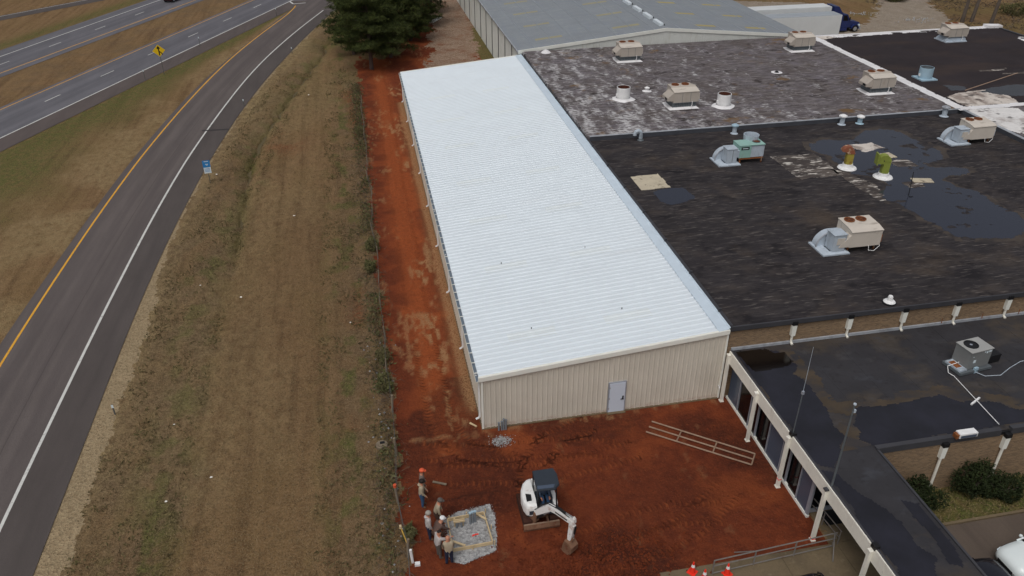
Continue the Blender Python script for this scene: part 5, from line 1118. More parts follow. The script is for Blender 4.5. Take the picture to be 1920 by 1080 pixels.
for o_ in (-.06,.06): MB().tube([bp(-.05,1.2,o_), bp(.35,1.78,o_), bp(.85,2.32,o_), bp(1.5,2.42,o_), bp(2.2,2.38,o_)], .02, 6).build('hose', MAT['black'], bm_, True)
cyl(bp(1.3,2.38,0), bp(2.4,2.48,0), .055, 'stick_cylinder', bm_)
cyl(bp(2.56,1.95,0), bp(2.46,1.1,0), .045, 'bucket_cylinder', stk)
plate([(2.4,1.12),(2.5,1.1),(2.36,.72),(2.28,.74)], .1, 'bucket_link', MAT['steel_muddy'], stk)
bkp = [(2.1,.88),(2.36,.86),(2.56,.62),(2.56,.32),(2.4,.06),(2.12,.0),(1.95,.12),(2.1,.16),(2.3,.2),(2.42,.4),(2.38,.58),(2.24,.7)]
bk = plate(bkp, .5, 'bucket', MAT['steel_muddy'])
for o_ in (-.255, .245):
    m = MB(); pl_ = [(2.1,.86),(2.36,.85),(2.55,.62),(2.55,.32),(2.4,.07),(2.12,.01),(1.96,.12),(2.0,.5)]
    m.loft([[bp(s, h, o_) for s, h in pl_], [bp(s, h, o_+.01) for s, h in pl_]]); m.build('bucket_side', MAT['steel_muddy'], bk, True)
for o_ in (-.2,-.07,.07,.2): MB().loft([[bp(1.98,.1,o_-.03), bp(1.98,.1,o_+.03), bp(2.0,.16,o_+.03), bp(2.0,.16,o_-.03)], [bp(1.84,.1,o_-.01), bp(1.84,.1,o_+.01), bp(1.85,.12,o_+.01), bp(1.85,.12,o_-.01)]]).build('bucket_tooth', MAT['steel_muddy'], bk, True)

# ------------------------------------------------------------------ people
def build_person(label, loc, face, shirt, pants, hat=None, hatmat=None, bend=0.0, knee=0.0, arms=((.1,-.1),(.1,-.1)), hair=True, seated=False, turn=0, hood=False):
    """local +X is forward; z up. arms: per side (raise forward angle, elbow bend)"""
    root = thing('person', label, 'person', loc, face); root.scale = (1.05,)*3 if not seated else (1,)*3
    J = []; E = []; Bm = []
    def v(p, r_): J.append((Vector(p), r_)); return len(J)-1
    def e(a, b, mi): E.append((a, b)); Bm.append(mi)
    hipz = .94-.30*knee; hx = -.12*bend-.18*knee
    if seated: hipz = 1.12-.02; hx = 0
    pel = v((hx,0,hipz), (.155,.125)); cb_, sb_ = math.cos(bend), math.sin(bend)
    def tp(d, lat=0, fwd=0): return (hx+sb_*d+cb_*fwd, lat, hipz+cb_*d-sb_*fwd)
    wst = v(tp(.18), (.15,.12)); chest = v(tp(.38), (.175,.13)); nb = v(tp(.52), (.085,.08)); e(pel, wst, 0); e(wst, chest, 0); e(chest, nb, 0)
    hb_ = bend*.55; ch, sh = math.cos(hb_), math.sin(hb_)
    n0 = Vector(tp(.55)); hd1 = v(n0+Vector((sh*.08+.01,0,ch*.08)), (.07,.065)); hd2 = v(n0+Vector((sh*.17+.03,0,ch*.17)), (.085,.1)); hd3 = v(n0+Vector((sh*.26+.02,0,ch*.26)), (.075,.085))
    e(nb, hd1, 2); e(hd1, hd2, 2); e(hd2, hd3, 3 if hair else 2)
    hands = []
    for i, s_ in enumerate((-1, 1)):
        if seated: kn = (hx+.42, s_*.13, hipz+.02); an = (hx+.5, s_*.13, hipz-.32)
        else: kn = (hx+.04+.42*knee+.06*bend, s_*.11, .50+.02*knee-(.02 if s_ > 0 else 0)); an = (hx+.02+.02*knee+.10*bend*(1 if s_ > 0 else .4), s_*.125, .09)
        h_ = v((hx, s_*.10, hipz-.06), (.105,.1)); k_ = v(kn, (.07,.07)); a_2 = v(an, (.052,.05)); f_ = v((an[0]+.17, an[1]+s_*.02, an[2]-.045), (.045,.04))
        e(pel, h_, 1); e(h_, k_, 1); e(k_, a_2, 1); e(a_2, f_, 4)
        up_, el_ = arms[i]
        sp = Vector(tp(.45, s_*.19)); ang = up_
        d1 = Vector((math.sin(ang), s_*.18, -math.cos(ang))).normalized(); elb = sp+d1*.29
        ang2 = up_+el_; d2 = Vector((math.sin(ang2), -s_*.12, -math.cos(ang2))).normalized(); wr = elb+d2*.25; ht = wr+d2*.09
        sv_ = v(sp, (.075,.075)); ev = v(elb, (.05,.05)); wv = v(wr, (.036,.034)); hv = v(ht, (.04,.024))
        e(chest, sv_, 0); e(sv_, ev, 0); e(ev, wv, 0); e(wv, hv, 2); hands.append((ht, d2, s_))
    me = bpy.data.meshes.new('body'); me.from_pydata([tuple(p) for p, _ in J], E, []); ob = bpy.data.objects.new('body_tmp', me); C.objects.link(ob)
    ob.modifiers.new('Skin', 'SKIN')
    for i, (_, r_) in enumerate(J): me.skin_vertices[0].data[i].radius = (r_[0]*1.28, r_[1]*1.28)
    me.skin_vertices[0].data[0].use_root = True
    sb = ob.modifiers.new('Sub', 'SUBSURF'); sb.levels = 1; sb.render_levels = 1
    dg = bpy.context.evaluated_depsgraph_get(); em = bpy.data.meshes.new_from_object(ob.evaluated_get(dg)); bpy.data.objects.remove(ob)
    bmx = bmesh.new(); bmx.from_mesh(em)
    for f_ in bmx.faces:
        q = f_.calc_center_median(); bd = 9e9
        for (a, b), mi in zip(E, Bm):
            A, B_ = J[a][0], J[b][0]; dd = B_-A; t_ = max(0, min(1, (q-A).dot(dd)/max(dd.length_squared, 1e-9))); ds = (q-(A+dd*t_)).length
            if ds < bd: bd = ds; f_.material_index = mi
        f_.smooth = True
    # fingers rooted in the palm, nose and ears
    xt = MB()
    for ht, d2, s_ in hands:
        side_ = Vector((0,0,1)).cross(d2).normalized(); 
        for k in range(4):
            a0 = ht+side_*(k-1.5)*.019; L_ = (.06,.075,.08,.065)[k]; xt.tube([a0, a0+d2*L_*.6, a0+d2*L_+Vector((-d2.z,0,d2.x))*-.02], [.01,.009,.007], 6)
        xt.tube([ht-d2*.05+side_*.03, ht-d2*.01+side_*.055, ht+d2*.03+side_*.06], [.012,.01,.008], 6)
    hc = J[hd2][0]; xt.tube([hc+Vector((.07,0,.02)), hc+Vector((.115,0,-.02))], [.012,.018], 6)
    for s_ in (-1, 1): xt.tube([hc+Vector((0,s_*.085,-.02)), hc+Vector((-.01,s_*.105,.03))], [.02,.022], 6)
    b0 = [bmx.verts.new(p) for p in xt.v]
    for f_ in xt.f:
        nf = bmx.faces.new([b0[i] for i in f_]); nf.material_index = 2; nf.smooth = True
    
    for mt in (shirt, pants, MAT['skin'], MAT['hair'], MAT['boot']): em.materials.append(mt)
    bmx.to_mesh(em); bmx.free(); em.name = 'body'
    put('body', em, root)
    top = J[hd3][0]; fwd = Vector((math.cos(hb_), 0, -math.sin(hb_))); upv = Vector((math.sin(hb_), 0, math.cos(hb_)))
    if hat:
        m = MB(); rr_ = .125; cn = top-upv*.05; lat = Vector((0,1,0)); rings = []
        for r_, z_ in ((rr_, -.03), (rr_*1.02, .03), (rr_*.85, .085), (rr_*.4, .115)): rings.append([cn+(fwd*math.cos(a)*1.1+lat*math.sin(a))*r_+upv*z_ for a in np.linspace(0, 2*PI, 13)[:-1]])
        m.loft(rings); ho = m.build('cap', hatmat, root, smooth=True)
        if hat == 'cap':
            b = MB(); pts = [cn+fwd*.1+lat*.085, cn+fwd*.19+lat*.06, cn+fwd*.21, cn+fwd*.19-lat*.06, cn+fwd*.1-lat*.085]; b.loft([pts, [p-upv*.015 for p in pts]]); b.build('cap_brim', hatmat, ho)
    if hood:
        m = MB(); cn = Vector(tp(.52))-fwd*.06; m.loft([[cn+(fwd*math.cos(a)+Vector((0,1,0))*math.sin(a))*r_+upv*z_ for a in np.linspace(0, 2*PI, 11)[:-1]] for r_, z_ in ((.09,-.03),(.13,.02),(.1,.07))]); m.build('hood', shirt, root, smooth=True)
    return root
def at(x, y): return (x, y, gh(x, y)-.005)
build_person('person in grey-brown jacket and orange cap, farthest from the pad', at(.95,30.25), R(-5), MAT['sh_greybrown'], MAT['pants_brown'], 'cap', MAT['orange'], .05, 0, ((.15,.3),(.1,.3)))
build_person('person in tan hoodie, blue jeans and dark cap by the fence', at(.86,29.5), R(-10), MAT['sh_tan'], MAT['jeans'], 'cap', MAT['hair'], .05, 0, ((.15,.5),(.15,.5)), hood=True)
build_person('person in tan shirt and grey cap at the pad corner by the soil bank', at(1.5,28.15), R(-10), MAT['sh_tan'], MAT['pants_brown'], 'cap', MAT['pants_grey'], .35, .1, ((.1,.2),(.1,.2)))
build_person('person in pale grey hoodie and dark jeans standing left of the crouched one', at(.98,27.3), R(5), MAT['sh_light'], MAT['jeans_dk'], 'beanie', MAT['sh_grey'], .05, 0, ((.1,.2),(.1,.2)), hood=True)
build_person('crouching person in brown clothes and white cap at the pad edge', at(1.45,27.15), R(25), MAT['sh_brown'], MAT['pants_brown'], 'cap', MAT['conewhite'], .75, .75, ((.7,.1),(.7,.1)))
build_person('person in pale shirt and black hair pointing over the pad', at(1.32,26.05), R(20), MAT['sh_light'], MAT['pants_grey'], None, None, .15, 0, ((1.25,.1),(.3,.4)))
build_person('bald person in tan shirt seen from behind, nearest the camera', at(1.78,25.6), R(95), MAT['sh_tan'], MAT['jeans_dk'], None, None, .12, 0, ((.25,.2),(.25,.2)), hair=False)
build_person('operator in blue seated under the excavator canopy', (6.96,28.1,0), R(-90), MAT['sh_blue'], MAT['jeans'], 'cap', MAT['sh_grey'], .05, 0, ((.4,.9),(.4,.9)), seated=True)

# ------------------------------------------------------------------ gravel pad with timber form
pad = blob('pad_ground', [(1.75,28.35),(2.3,28.65),(3.3,28.85),(4.35,28.95),(4.45,28.2),(4.3,27.0),(4.1,25.9),(3.2,25.65),(2.4,25.45),(1.9,25.7),(1.75,26.6),(1.85,27.6)], .012, MAT['stone'], None, .06, .14, 1.5, seed=51)
pad.name = 'gravel_pad_ground'; tag(pad, 'grey crushed stone pad in the red soil', kind='structure')
# loose stones over the pad
def pebbles(name, pts, r0, r1, mat, label):
    base_ = np.array([(1,0,0),(-1,0,0),(0,1,0),(0,-1,0),(0,0,1),(0,0,-1)], float); F = np.array([(0,2,4),(2,1,4),(1,3,4),(3,0,4),(2,0,5),(1,2,5),(3,1,5),(0,3,5)])
    n_ = len(pts); sz = RNG.uniform(r0, r1, (n_,1,1))*RNG.uniform(.6, 1.2, (n_,6,3)); V = pts[:,None,:]+base_[None]*sz
    me = bpy.data.meshes.new(name); me.from_pydata(V.reshape(-1,3).tolist(), [], (F[None]+np.arange(n_)[:,None,None]*6).reshape(-1,3).tolist()); me.materials.append(mat); me.update()
    return tag(put(name, me), label, None, kind='stuff')
q = RNG.uniform((1.7,25.4),(4.5,29.0),(9000,2)); q = q[inpoly(q[:,0], q[:,1], [(1.75,28.35),(2.3,28.65),(3.3,28.85),(4.35,28.95),(4.45,28.2),(4.3,27.0),(4.1,25.9),(3.2,25.65),(2.4,25.45),(1.9,25.7),(1.75,26.6)])]
q = q+RNG.normal(0, .06, q.shape)
pebbles('crushed_stone', np.c_[q, np.full(len(q), .015)], .008, .022, MAT['stone'], 'loose grey stones on the pad')
q = RNG.normal((5.75,33.55),(.28,.2),(500,2)); pebbles('stone_heap', np.c_[q, .01+np.exp(-(((q[:,0]-5.75)/.3)**2+((q[:,1]-33.55)/.25)**2))*.1], .02, .045, MAT['stone'], 'small heap of pale stones near the annex corner')
qq = RNG.uniform((.3,23.2),(19.3,34.6),(1500,2)); pebbles('soil_clods', np.array([(x, y, gh(x, y)+.01) for x, y in qq]), .015, .05, MAT['soil'], 'clods of red soil over the yard')
qq = RNG.normal((8.4,24.4),(2.2,1.1),(1600,2)); pebbles('dug_clods', np.array([(x, y, gh(x, y)+.02) for x, y in qq if x > .5 and y > 18]), .03, .10, MAT['soil'], 'heaped clods where the excavator digs')
fm = thing('timber_form', 'pale timber formwork frame on the grey stone pad', 'formwork', (2.95,27.25,.02))
cs = [(2.0,28.22),(3.88,28.32),(4.01,26.34),(2.04,26.26)]
for a, b in zip(cs, cs[1:]+cs[:1]): MB().bar((*a,.13),(*b,.13),.05,.2).build('form_board', MAT['wood'], fm, True)
for a, b in (((3.45,28.27),(3.93,27.75)),((2.0,26.75),(2.65,26.32))): MB().bar((*a,.26),(*b,.26),.1,.05).build('corner_brace', MAT['wood'], fm, True)
for x, y in ((2.1,28.32),(3.0,28.37),(3.98,28.4),(4.1,27.3),(4.1,26.3),(3.0,26.22)): MB().box(x-.025,x+.025,y-.025,y+.025,-.1,.32).build('stake', MAT['wood'], fm, True)
for i, (x, y) in enumerate(((3.12,27.86),(3.25,27.9),(3.38,27.92))):
    o = MB().tube([(0,0,0),(0,0,.75)], .06, 10).build('conduit_stub', MAT['conduit']); o.location = (x, y, .0); MB().lathe([(.07,.72),(.07,.8),(.001,.8)], n=10).build('cap', MAT['bluevent'], o)
    tag(o, ('left', 'middle', 'right')[i]+' one of three tall conduits standing inside the timber form', 'conduit', 'conduits in the timber form')
br_ = thing('conduit_bracket', 'small timber frame holding two short conduits inside the form', 'formwork', (2.55,27.85,0))
for x in (2.4,2.66): MB().tube([(x,27.72,0),(x,27.72,.45)], .05, 10).build('conduit', MAT['conduit'], br_, True)
for x in (2.32,2.74): MB().box(x-.03,x+.03,27.78,27.84,0,.62).build('stake', MAT['wood'], br_, True)
for z in (.5,): MB().bar((2.25,27.76,z),(2.82,27.76,z),.05,.1).build('cross_board', MAT['wood'], br_, True)
MB().bar((2.25,27.66,.5),(2.82,27.66,.5),.05,.1).build('cross_board', MAT['wood'], br_, True)
blob('paint_mark', [(3.1,27.1),(3.4,27.15),(3.42,27.05),(3.12,26.98)], .045, MAT['cone'], None, .03, .08, 4, seed=3); tag(bpy.context.scene.objects['paint_mark'], 'red spray paint mark on the stone pad', 'paint mark')

# ------------------------------------------------------------------ rails, cones, stakes
def railframe(label):
    r_ = thing('pipe_rail', label, 'railing', (17,31,.0))
    A = [Vector((14.71,33.36)), Vector((14.4,32.97)), Vector((14.08,32.58))]; B = [Vector((19.44,29.67)), Vector((19.16,29.30)), Vector((18.89,28.93))]
    for a, b in zip(A, B): MB().tube([(*a, gh(*a)+.09),(*b, gh(*b)+.09)], .045, 8).build('rail', MAT['pipe_tan'], r_, True)
    for t_ in (.30, .645, 1.0): a = A[0].lerp(B[0], t_); b = A[2].lerp(B[2], t_); MB().tube([(*a, gh(*a)+.1),(*b, gh(*b)+.1)], .04, 8).build('post', MAT['pipe_tan'], r_, True)
railframe('dismantled pipe railing lying flat on the red soil')
gd = thing('guard_rail', 'grey pipe railing between the red yard and concrete apron', 'railing', (17,22.8,0))
ga_, gb_ = Vector((13.85,22.55)), Vector((20.35,22.95))
for h in (1.0, .62, .12): MB().tube([(*ga_, h),(*gb_, h)], .032, 8).build('rail', MAT['pipe_grey'], gd, True)
for t_ in (0, .33, .66, .985): p = ga_.lerp(gb_, t_); MB().tube([(*p, 0),(*p, 1.0)], .035, 8).build('post', MAT['pipe_grey'], gd, True)
MB().tube([(15.9,22.7,1.0),(15.4,23.5,.1)], .03, 8).build('brace', MAT['pipe_grey'], gd, True); MB().tube([(20.2,22.95,.95),(19.8,22.1,.06)], .03, 8).build('brace', MAT['pipe_grey'], gd, True)
hr = thing('hand_rail', 'thin metal handrail by the canopy entrance', 'railing', (20.5,24.2,0))
for h in (.95, .5): MB().tube([(20.35,25.6,h),(20.6,23.0,h)], .028, 8).build('rail', MAT['pipe_grey'], hr, True)
for y, x in ((25.5,20.36),(24.3,20.47),(23.05,20.6)): MB().tube([(x,y,0),(x,y,.95)], .03, 8).build('post', MAT['pipe_grey'], hr, True)
def cone(label, loc):
    k = thing('traffic_cone', label, 'traffic cone', loc, random.random(), 'orange traffic cones')
    MB().prism([(-.2,-.2),(.2,-.2),(.2,.2),(-.2,.2)], 'z', 0, .04).build('base', MAT['cone'], k)
    MB().lathe([(.15,.04),(.03,.72),(.001,.73)], n=16).build('cone_body', MAT['cone'], k); MB().lathe([(.092,.40),(.065,.56)], n=16).build('white_band', MAT['conewhite'], k)
cone('orange cone at the apron edge, left of the railing end', (12.98,22.85,.03)); cone('orange cone just in front of the railing end post', (13.35,22.35,.03)); cone('orange cone right of the railing end post', (14.55,22.45,.03)); cone('lone orange cone on the red soil at the bottom edge', (10.35,22.35,gh(10.35,22.35)))

# ------------------------------------------------------------------ boundary fence and what stands along it
wf = thing('wire_fence', 'leaning wood-post wire fence between the turf and red track', 'fence', (-.25,26,0))
fy = [22.6,26.3,29.9,33.5,37.3,41.2,45,48.8,52.6,56.5,60.8,64.6,68.5,72.3,76.2,80,84,88,92,96]
tops = []
for k, y in enumerate(fy):
    x = -.25+.12*math.sin(k*2.3); lean = .12*math.sin(k*1.7+.5); g0 = gh(x, y)
    nearp = y < 39
    p = MB().tube([(x,y,g0-.2),(x+lean,y+.05,g0+(1.25 if nearp else 1.1))], [.075,.07] if nearp else .045, 8); p.build('post', MAT['wood_old'], wf, True); tops.append((x, lean, y, g0))
    if k == 2: MB().lathe([(.085,g0+1.12),(.085,g0+1.3),(.001,g0+1.31)], x+lean, y+.05, 10).build('orange_post_cap', MAT['orange'], wf, True)
for h in (.35, .7, 1.0):
    MB().tube([(x+l*h*.8, y, g0+h-(.03 if i % 2 else 0)) for i, (x, l, y, g0) in enumerate(tops)], .008, 4).build('wire', MAT['post_metal'], wf, True)

# ------------------------------------------------------------------ foliage helpers
def leafy_mat(name, c1, c2, c3):
    t = NT(name); col = t.mix(t.attr('leaf_tone'), c1, c2); col = t.mix(t.math('MULTIPLY', t.rng(t.noise(.9, (1,1,1), 3), .45, .65), .6), col, c3)
    return t.out(col, .75, .2)
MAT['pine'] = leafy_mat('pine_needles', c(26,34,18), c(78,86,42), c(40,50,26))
MAT['scrub'] = leafy_mat('scrub_leaves', c(58,62,38), c(98,98,62), c(98,84,64))
MAT['weed'] = leafy_mat('weed_leaves', c(64,57,38), c(110,98,68), c(76,76,42))
MAT['twig'] = leafy_mat('dry_twigs', c(66,56,48), c(104,92,78), c(60,50,42))
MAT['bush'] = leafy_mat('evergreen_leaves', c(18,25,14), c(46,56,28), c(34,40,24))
def tri_obj(name, T, leaf_tone, mat, parent=None, kind=None, world=True):
    n_ = len(T); me = bpy.data.meshes.new(name); me.vertices.add(n_*3); me.vertices.foreach_set('co', T.astype(np.float32).ravel())
    me.loops.add(n_*3); me.loops.foreach_set('vertex_index', np.arange(n_*3, dtype=np.int32)); me.polygons.add(n_); me.polygons.foreach_set('loop_start', np.arange(0, n_*3, 3, dtype=np.int32))
    a = me.attributes.new('leaf_tone', 'FLOAT', 'POINT'); a.data.foreach_set('value', np.repeat(leaf_tone, 3).astype(np.float32)); me.update(calc_edges=True); me.materials.append(mat)
    o = put(name, me, parent, world=world)
    if kind: o['kind'] = kind
    return o
def unit(n_): v_ = RNG.normal(0, 1, (n_,3)); return v_/np.linalg.norm(v_, axis=1, keepdims=True)
def leaves(centres, size, k=3, flat=0.0, aspect=.45):
    n_ = len(centres)*k; P = np.repeat(centres, k, 0); d = unit(n_); d[:,2] *= (1-flat); s_ = unit(n_); s_ -= (s_*d).sum(1, keepdims=True)*d; s_ /= np.linalg.norm(s_, axis=1, keepdims=True)+1e-9
    L = RNG.uniform(.6, 1.3, (n_,1))*size; return np.stack([P-s_*L*aspect*.5, P+s_*L*aspect*.5, P+d*L], 1)
def shrub(label, loc, rx, ry, rz, n_=700, mat='bush', size=.14, group=None, name='shrub', wood='barkgrey'):
    u = thing(name, label, 'shrub', loc, 0, group)
    q = unit(n_)*RNG.uniform(.35, 1, (n_,1))**.5; lump = 1+.35*np.sin(q[:,:1]*5+loc[0]*3)*np.cos(q[:,1:2]*4+loc[1])
    P = q*lump*np.array([[rx,ry,rz*.55]])+np.array([[0,0,rz*.55]]); P[:,2] = np.maximum(P[:,2], .05)
    tri_obj('foliage', leaves(P, size, 4), np.clip(RNG.random(len(P)*4)*.5+.5*np.repeat(P[:,2], 4)/rz, 0, 1), MAT[mat], u, world=False)  # leaf colour half random, half lighter towards the top
    m = MB()
    for k in range(5): a = k*1.26; m.tube([(0,0,0),(.3*rx*math.cos(a),.3*ry*math.sin(a),rz*.4),(.6*rx*math.cos(a+.3),.6*ry*math.sin(a+.3),rz*.8)], [.04,.03,.012], 5)
    m.build('stem', MAT[wood], u); return u
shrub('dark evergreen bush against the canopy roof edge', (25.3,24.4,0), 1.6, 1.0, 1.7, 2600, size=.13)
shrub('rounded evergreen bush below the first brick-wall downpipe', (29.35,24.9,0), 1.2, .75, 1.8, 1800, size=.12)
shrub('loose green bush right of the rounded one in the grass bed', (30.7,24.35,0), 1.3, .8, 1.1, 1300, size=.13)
for i, (x, y, r_, h, lab) in enumerate(((-.1,27.6,.4,.6,'dark bush by the fence beside the standing workers'),(-.6,39.6,.7,1.0,'green bush at the fence, level with the annex front corner'),(-.55,42.5,.55,.9,'green bush at the fence a few steps past the annex corner'),(-.9,54.6,.6,.9,'green bush on the turf side of the fence midway along the track'),(-.6,58.2,.7,1.1,'tall green bush growing through the fence midway along'),(-.8,85,.7,1.1,'yellow-green bush by the fence near the far end of the track'))):
    shrub(lab, (x+.1, y, gh(x, y)), r_*.75, r_*1.3, h*.75, 420, 'scrub', .14, 'bushes along the fence')
# tangled undergrowth along the fence: uncountable
n_ = 3400; yy = RNG.uniform(22, 104, n_); xx = RNG.normal(-.7, .38, n_); dens = fbm(xx*.4, yy*.25, 200); k_ = dens > .42; xx, yy = xx[k_], yy[k_]
zz = np.array([gh(a, b) for a, b in zip(xx, yy)])+RNG.random(len(xx))**1.5*.7*sst(.42, .7, dens[k_])*1.3
tag(tri_obj('undergrowth', leaves(np.c_[xx, yy, zz], .2, 3), RNG.random(len(xx)*3), MAT['scrub'], None, 'stuff'), 'tangled green undergrowth along the fence')
n_ = 3600; yy = RNG.uniform(22, 104, n_); xx = RNG.normal(-.75, .5, n_); zz = np.array([gh(a, b) for a, b in zip(xx, yy)])+RNG.random(n_)*.35
tag(tri_obj('dry_stems', leaves(np.c_[xx, yy, zz], .45, 2, .3, .06), RNG.random(n_*2), MAT['twig'], None, 'stuff'), 'dry grey stems along the fence')
# weeds: small clumps on the rough verge and beside the fence
n_ = 16000; yy = RNG.uniform(22, 112, n_); xx = np.where(RNG.random(n_) < .5, np.interp(yy, [p[0] for p in RAMP_R], [p[1] for p in RAMP_R])+RNG.uniform(1.2, 6.4, n_), RNG.uniform(-4.6, -.4, n_)); dens = fbm(xx*.9, yy*.55, 210, 5); k_ = (dens > .53)&(xx < -.3); xx, yy = xx[k_], yy[k_]
zz = np.array([gh(a, b) for a, b in zip(xx, yy)])+RNG.random(len(xx))**2*.22
tag(tri_obj('weeds', leaves(np.c_[xx, yy, zz], .15, 3, 0, .4), RNG.random(len(xx)*3), MAT['weed'], None, 'stuff'), 'low weeds on the rough verge and along the fence')
# grass: short tufts over the turf
def tufts(n_, x0, x1, y0, y1, size, ok):
    x = RNG.uniform(x0, x1, n_); y = RNG.uniform(y0, y1, n_); k_ = ok(x, y); x, y = x[k_], y[k_]
    i = np.clip(np.searchsorted(xs, x)-1, 0, len(xs)-2); j = np.clip(np.searchsorted(ys, y)-1, 0, len(ys)-2); g = cls[i, j] == 0; x, y, i, j = x[g], y[g], i[g], j[g]
    z = (GZ[i,j]+GZ[i+1,j+1])/2-.01; P = np.c_[x, y, z]; k = 3; n2 = len(P)*k; P = np.repeat(P, k, 0)
    a = RNG.uniform(0, 2*PI, n2); ln_ = RNG.uniform(.5, 1.2, n2)*size; tilt = RNG.uniform(.5, 1.3, n2)
    d = np.c_[np.cos(a)*np.sin(tilt), np.sin(a)*np.sin(tilt), np.cos(tilt)]; s_ = np.c_[-np.sin(a), np.cos(a), np.zeros(n2)]*(size*.22)
    T = np.stack([P-s_, P+s_, P+d*ln_[:,None]], 1); ii = np.repeat(i, k); jj = np.repeat(j, k)
    return T, ii, jj
inroad = lambda x, y: (x > np.interp(y, [p[0] for p in RAMP_R], [p[1] for p in RAMP_R])+.7)
parts_ = [tufts(70000, -18, .4, 22, 70, .10, inroad), tufts(26000, -16, .6, 70, 150, .13, lambda x, y: inroad(x, y) & (np.random.default_rng(5).random(len(x)) < 1-(y-70)/82)), tufts(1500, 23.4, 36, 23.2, 25.4, .13, lambda x, y: x > 0)]
T = np.concatenate([p[0] for p in parts_]); ii = np.concatenate([p[1] for p in parts_]); jj = np.concatenate([p[2] for p in parts_])
go = tri_obj('grass', T, RNG.random(len(T)), MAT['blades'], None, 'stuff'); tag(go, 'dry brown grass tufts of the field')
for k, a in ga.items(): at_ = go.data.attributes.new(k, 'FLOAT', 'POINT'); at_.data.foreach_set('value', np.repeat(a[ii, jj], 3).astype(np.float32))

# ------------------------------------------------------------------ trees
def pine(label, loc, H_, base, rad, seed, dens=1.0):
    t_ = thing('pine_tree', label, 'tree', loc, 0, 'pines at the end of the fence'); rg = np.random.default_rng(seed)
    m = MB(); m.tube([(0,0,-.3),(.05,0,H_*.3),(.12,.05,H_*.6),(.05,.1,H_*.97)], [.30,.24,.15,.03], 9); trunk = m.build('trunk', MAT['bark'], t_)
    lm = MB(); C_ = []
    for zz in np.arange(base, H_*.97, .55):
        f = (zz-base)/(H_-base); rr_ = rad*(.75+.25*math.sin(min(1, f*3)*PI/2))*(1-f**1.8)*1.0+.25
        for k in range(rg.integers(4, 7)):
            a = rg.uniform(0, 2*PI); L_ = rr_*rg.uniform(.55, 1.12); dr_ = rg.uniform(-.12, .2)
            pts = [Vector((math.cos(a)*L_*s_, math.sin(a)*L_*s_, zz+dr_*L_*s_+.12*L_*s_*s_)) for s_ in (0, .35, .7, 1)]
            lm.tube(pts, [.055,.04,.025,.01], 5)
            n_ = int((L_*10+5)*dens)
            for s_ in rg.uniform(.25, 1.02, n_):
                p = np.array(pts[0].lerp(pts[3], s_)); sp = .12+.28*L_*.35*(1-.4*s_)
                C_.append(p+rg.normal(0, 1, 3)*np.array([sp, sp, sp*.45])+np.array([0,0,.1]))
    o = lm.build('limb', MAT['bark'], trunk); o['kind'] = 'stuff'
    C_ = np.array(C_); tri_obj('crown', leaves(C_, .46, 13, .15, .10), np.clip(np.repeat(rg.random(len(C_))*.6, 13)+RNG.random(len(C_)*13)*.3+.2*np.repeat((C_[:,2]-base)/(H_-base), 13), 0, 1), MAT['pine'], t_, world=False)  # needles painted lighter up the crown to mimic lit tops
    return t_
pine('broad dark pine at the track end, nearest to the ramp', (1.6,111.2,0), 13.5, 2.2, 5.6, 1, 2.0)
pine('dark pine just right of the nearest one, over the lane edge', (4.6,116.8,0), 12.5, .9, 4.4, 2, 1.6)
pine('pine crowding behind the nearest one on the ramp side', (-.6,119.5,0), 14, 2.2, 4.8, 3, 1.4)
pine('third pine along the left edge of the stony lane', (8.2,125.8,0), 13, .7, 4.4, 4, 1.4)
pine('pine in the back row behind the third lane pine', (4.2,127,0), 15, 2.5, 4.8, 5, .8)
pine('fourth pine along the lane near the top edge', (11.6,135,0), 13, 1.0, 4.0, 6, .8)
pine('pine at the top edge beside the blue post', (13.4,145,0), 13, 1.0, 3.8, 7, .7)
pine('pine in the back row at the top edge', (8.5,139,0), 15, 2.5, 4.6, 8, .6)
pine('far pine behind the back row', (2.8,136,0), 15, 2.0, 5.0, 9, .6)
bpn = thing('blue_post', 'thin blue post beside the pines at the lane edge', 'post', (15.6,149.5,0)); MB().box(-.1,.1,-.1,.1,0,2.6).build('shaft', MAT['truckblue'], bpn); MB().box(-.16,.16,-.16,.16,2.6,2.7).build('cap', MAT['truckblue'], bpn)
pw = thing('pipe_stack', 'stack of pale pipes lying by the lane under the pines', 'pipes', (13.6,138.6,0), R(62))
for k in range(4): MB().tube([(-2.0,-.3+.2*k,.12+.03*(k % 2)),(2.0,-.3+.2*k,.12+.03*(k % 2))], .09, 8).build('pipe', MAT['white_pvc'], pw)
def bare_tree(label, loc, H_, seed, lean=0):
    t_ = thing('bare_tree', label, 'tree', loc, 0, 'bare trees past the gravel lot'); rg = np.random.default_rng(seed)
    P = [Vector((lean*s_*H_*.12+.1*math.sin(s_*5+seed), .08*math.cos(s_*4), H_*s_)) for s_ in (0,.2,.45,.7,1)]
    tr_ = MB().tube([P[0]-Vector((0,0,.3))]+P, [.36,.32,.26,.2,.12,.03], 9).build('trunk', MAT['barkgrey'], t_); m = MB()
    for k in range(16):
        s_ = rg.uniform(.4, .97); b = P[0].lerp(P[4], s_); a = rg.uniform(0, 2*PI); L_ = (1-s_)*4+1; e_ = b+Vector((math.cos(a)*L_, math.sin(a)*L_, L_*.8)); m.tube([b, b.lerp(e_, .5)+Vector((0,0,.15)), e_], [.07,.045,.012], 5)
        for q_ in range(3): c_ = b.lerp(e_, rg.uniform(.4, .95)); m.tube([c_, c_+Vector((rg.normal()*.6, rg.normal()*.6, .7))], [.025,.006], 4)
    o = m.build('limb', MAT['barkgrey'], tr_); o['kind'] = 'stuff'; return t_
bare_tree('bare trunk, left of the close pair at the top right', (99.4,118.8,0), 15, 1, .3)
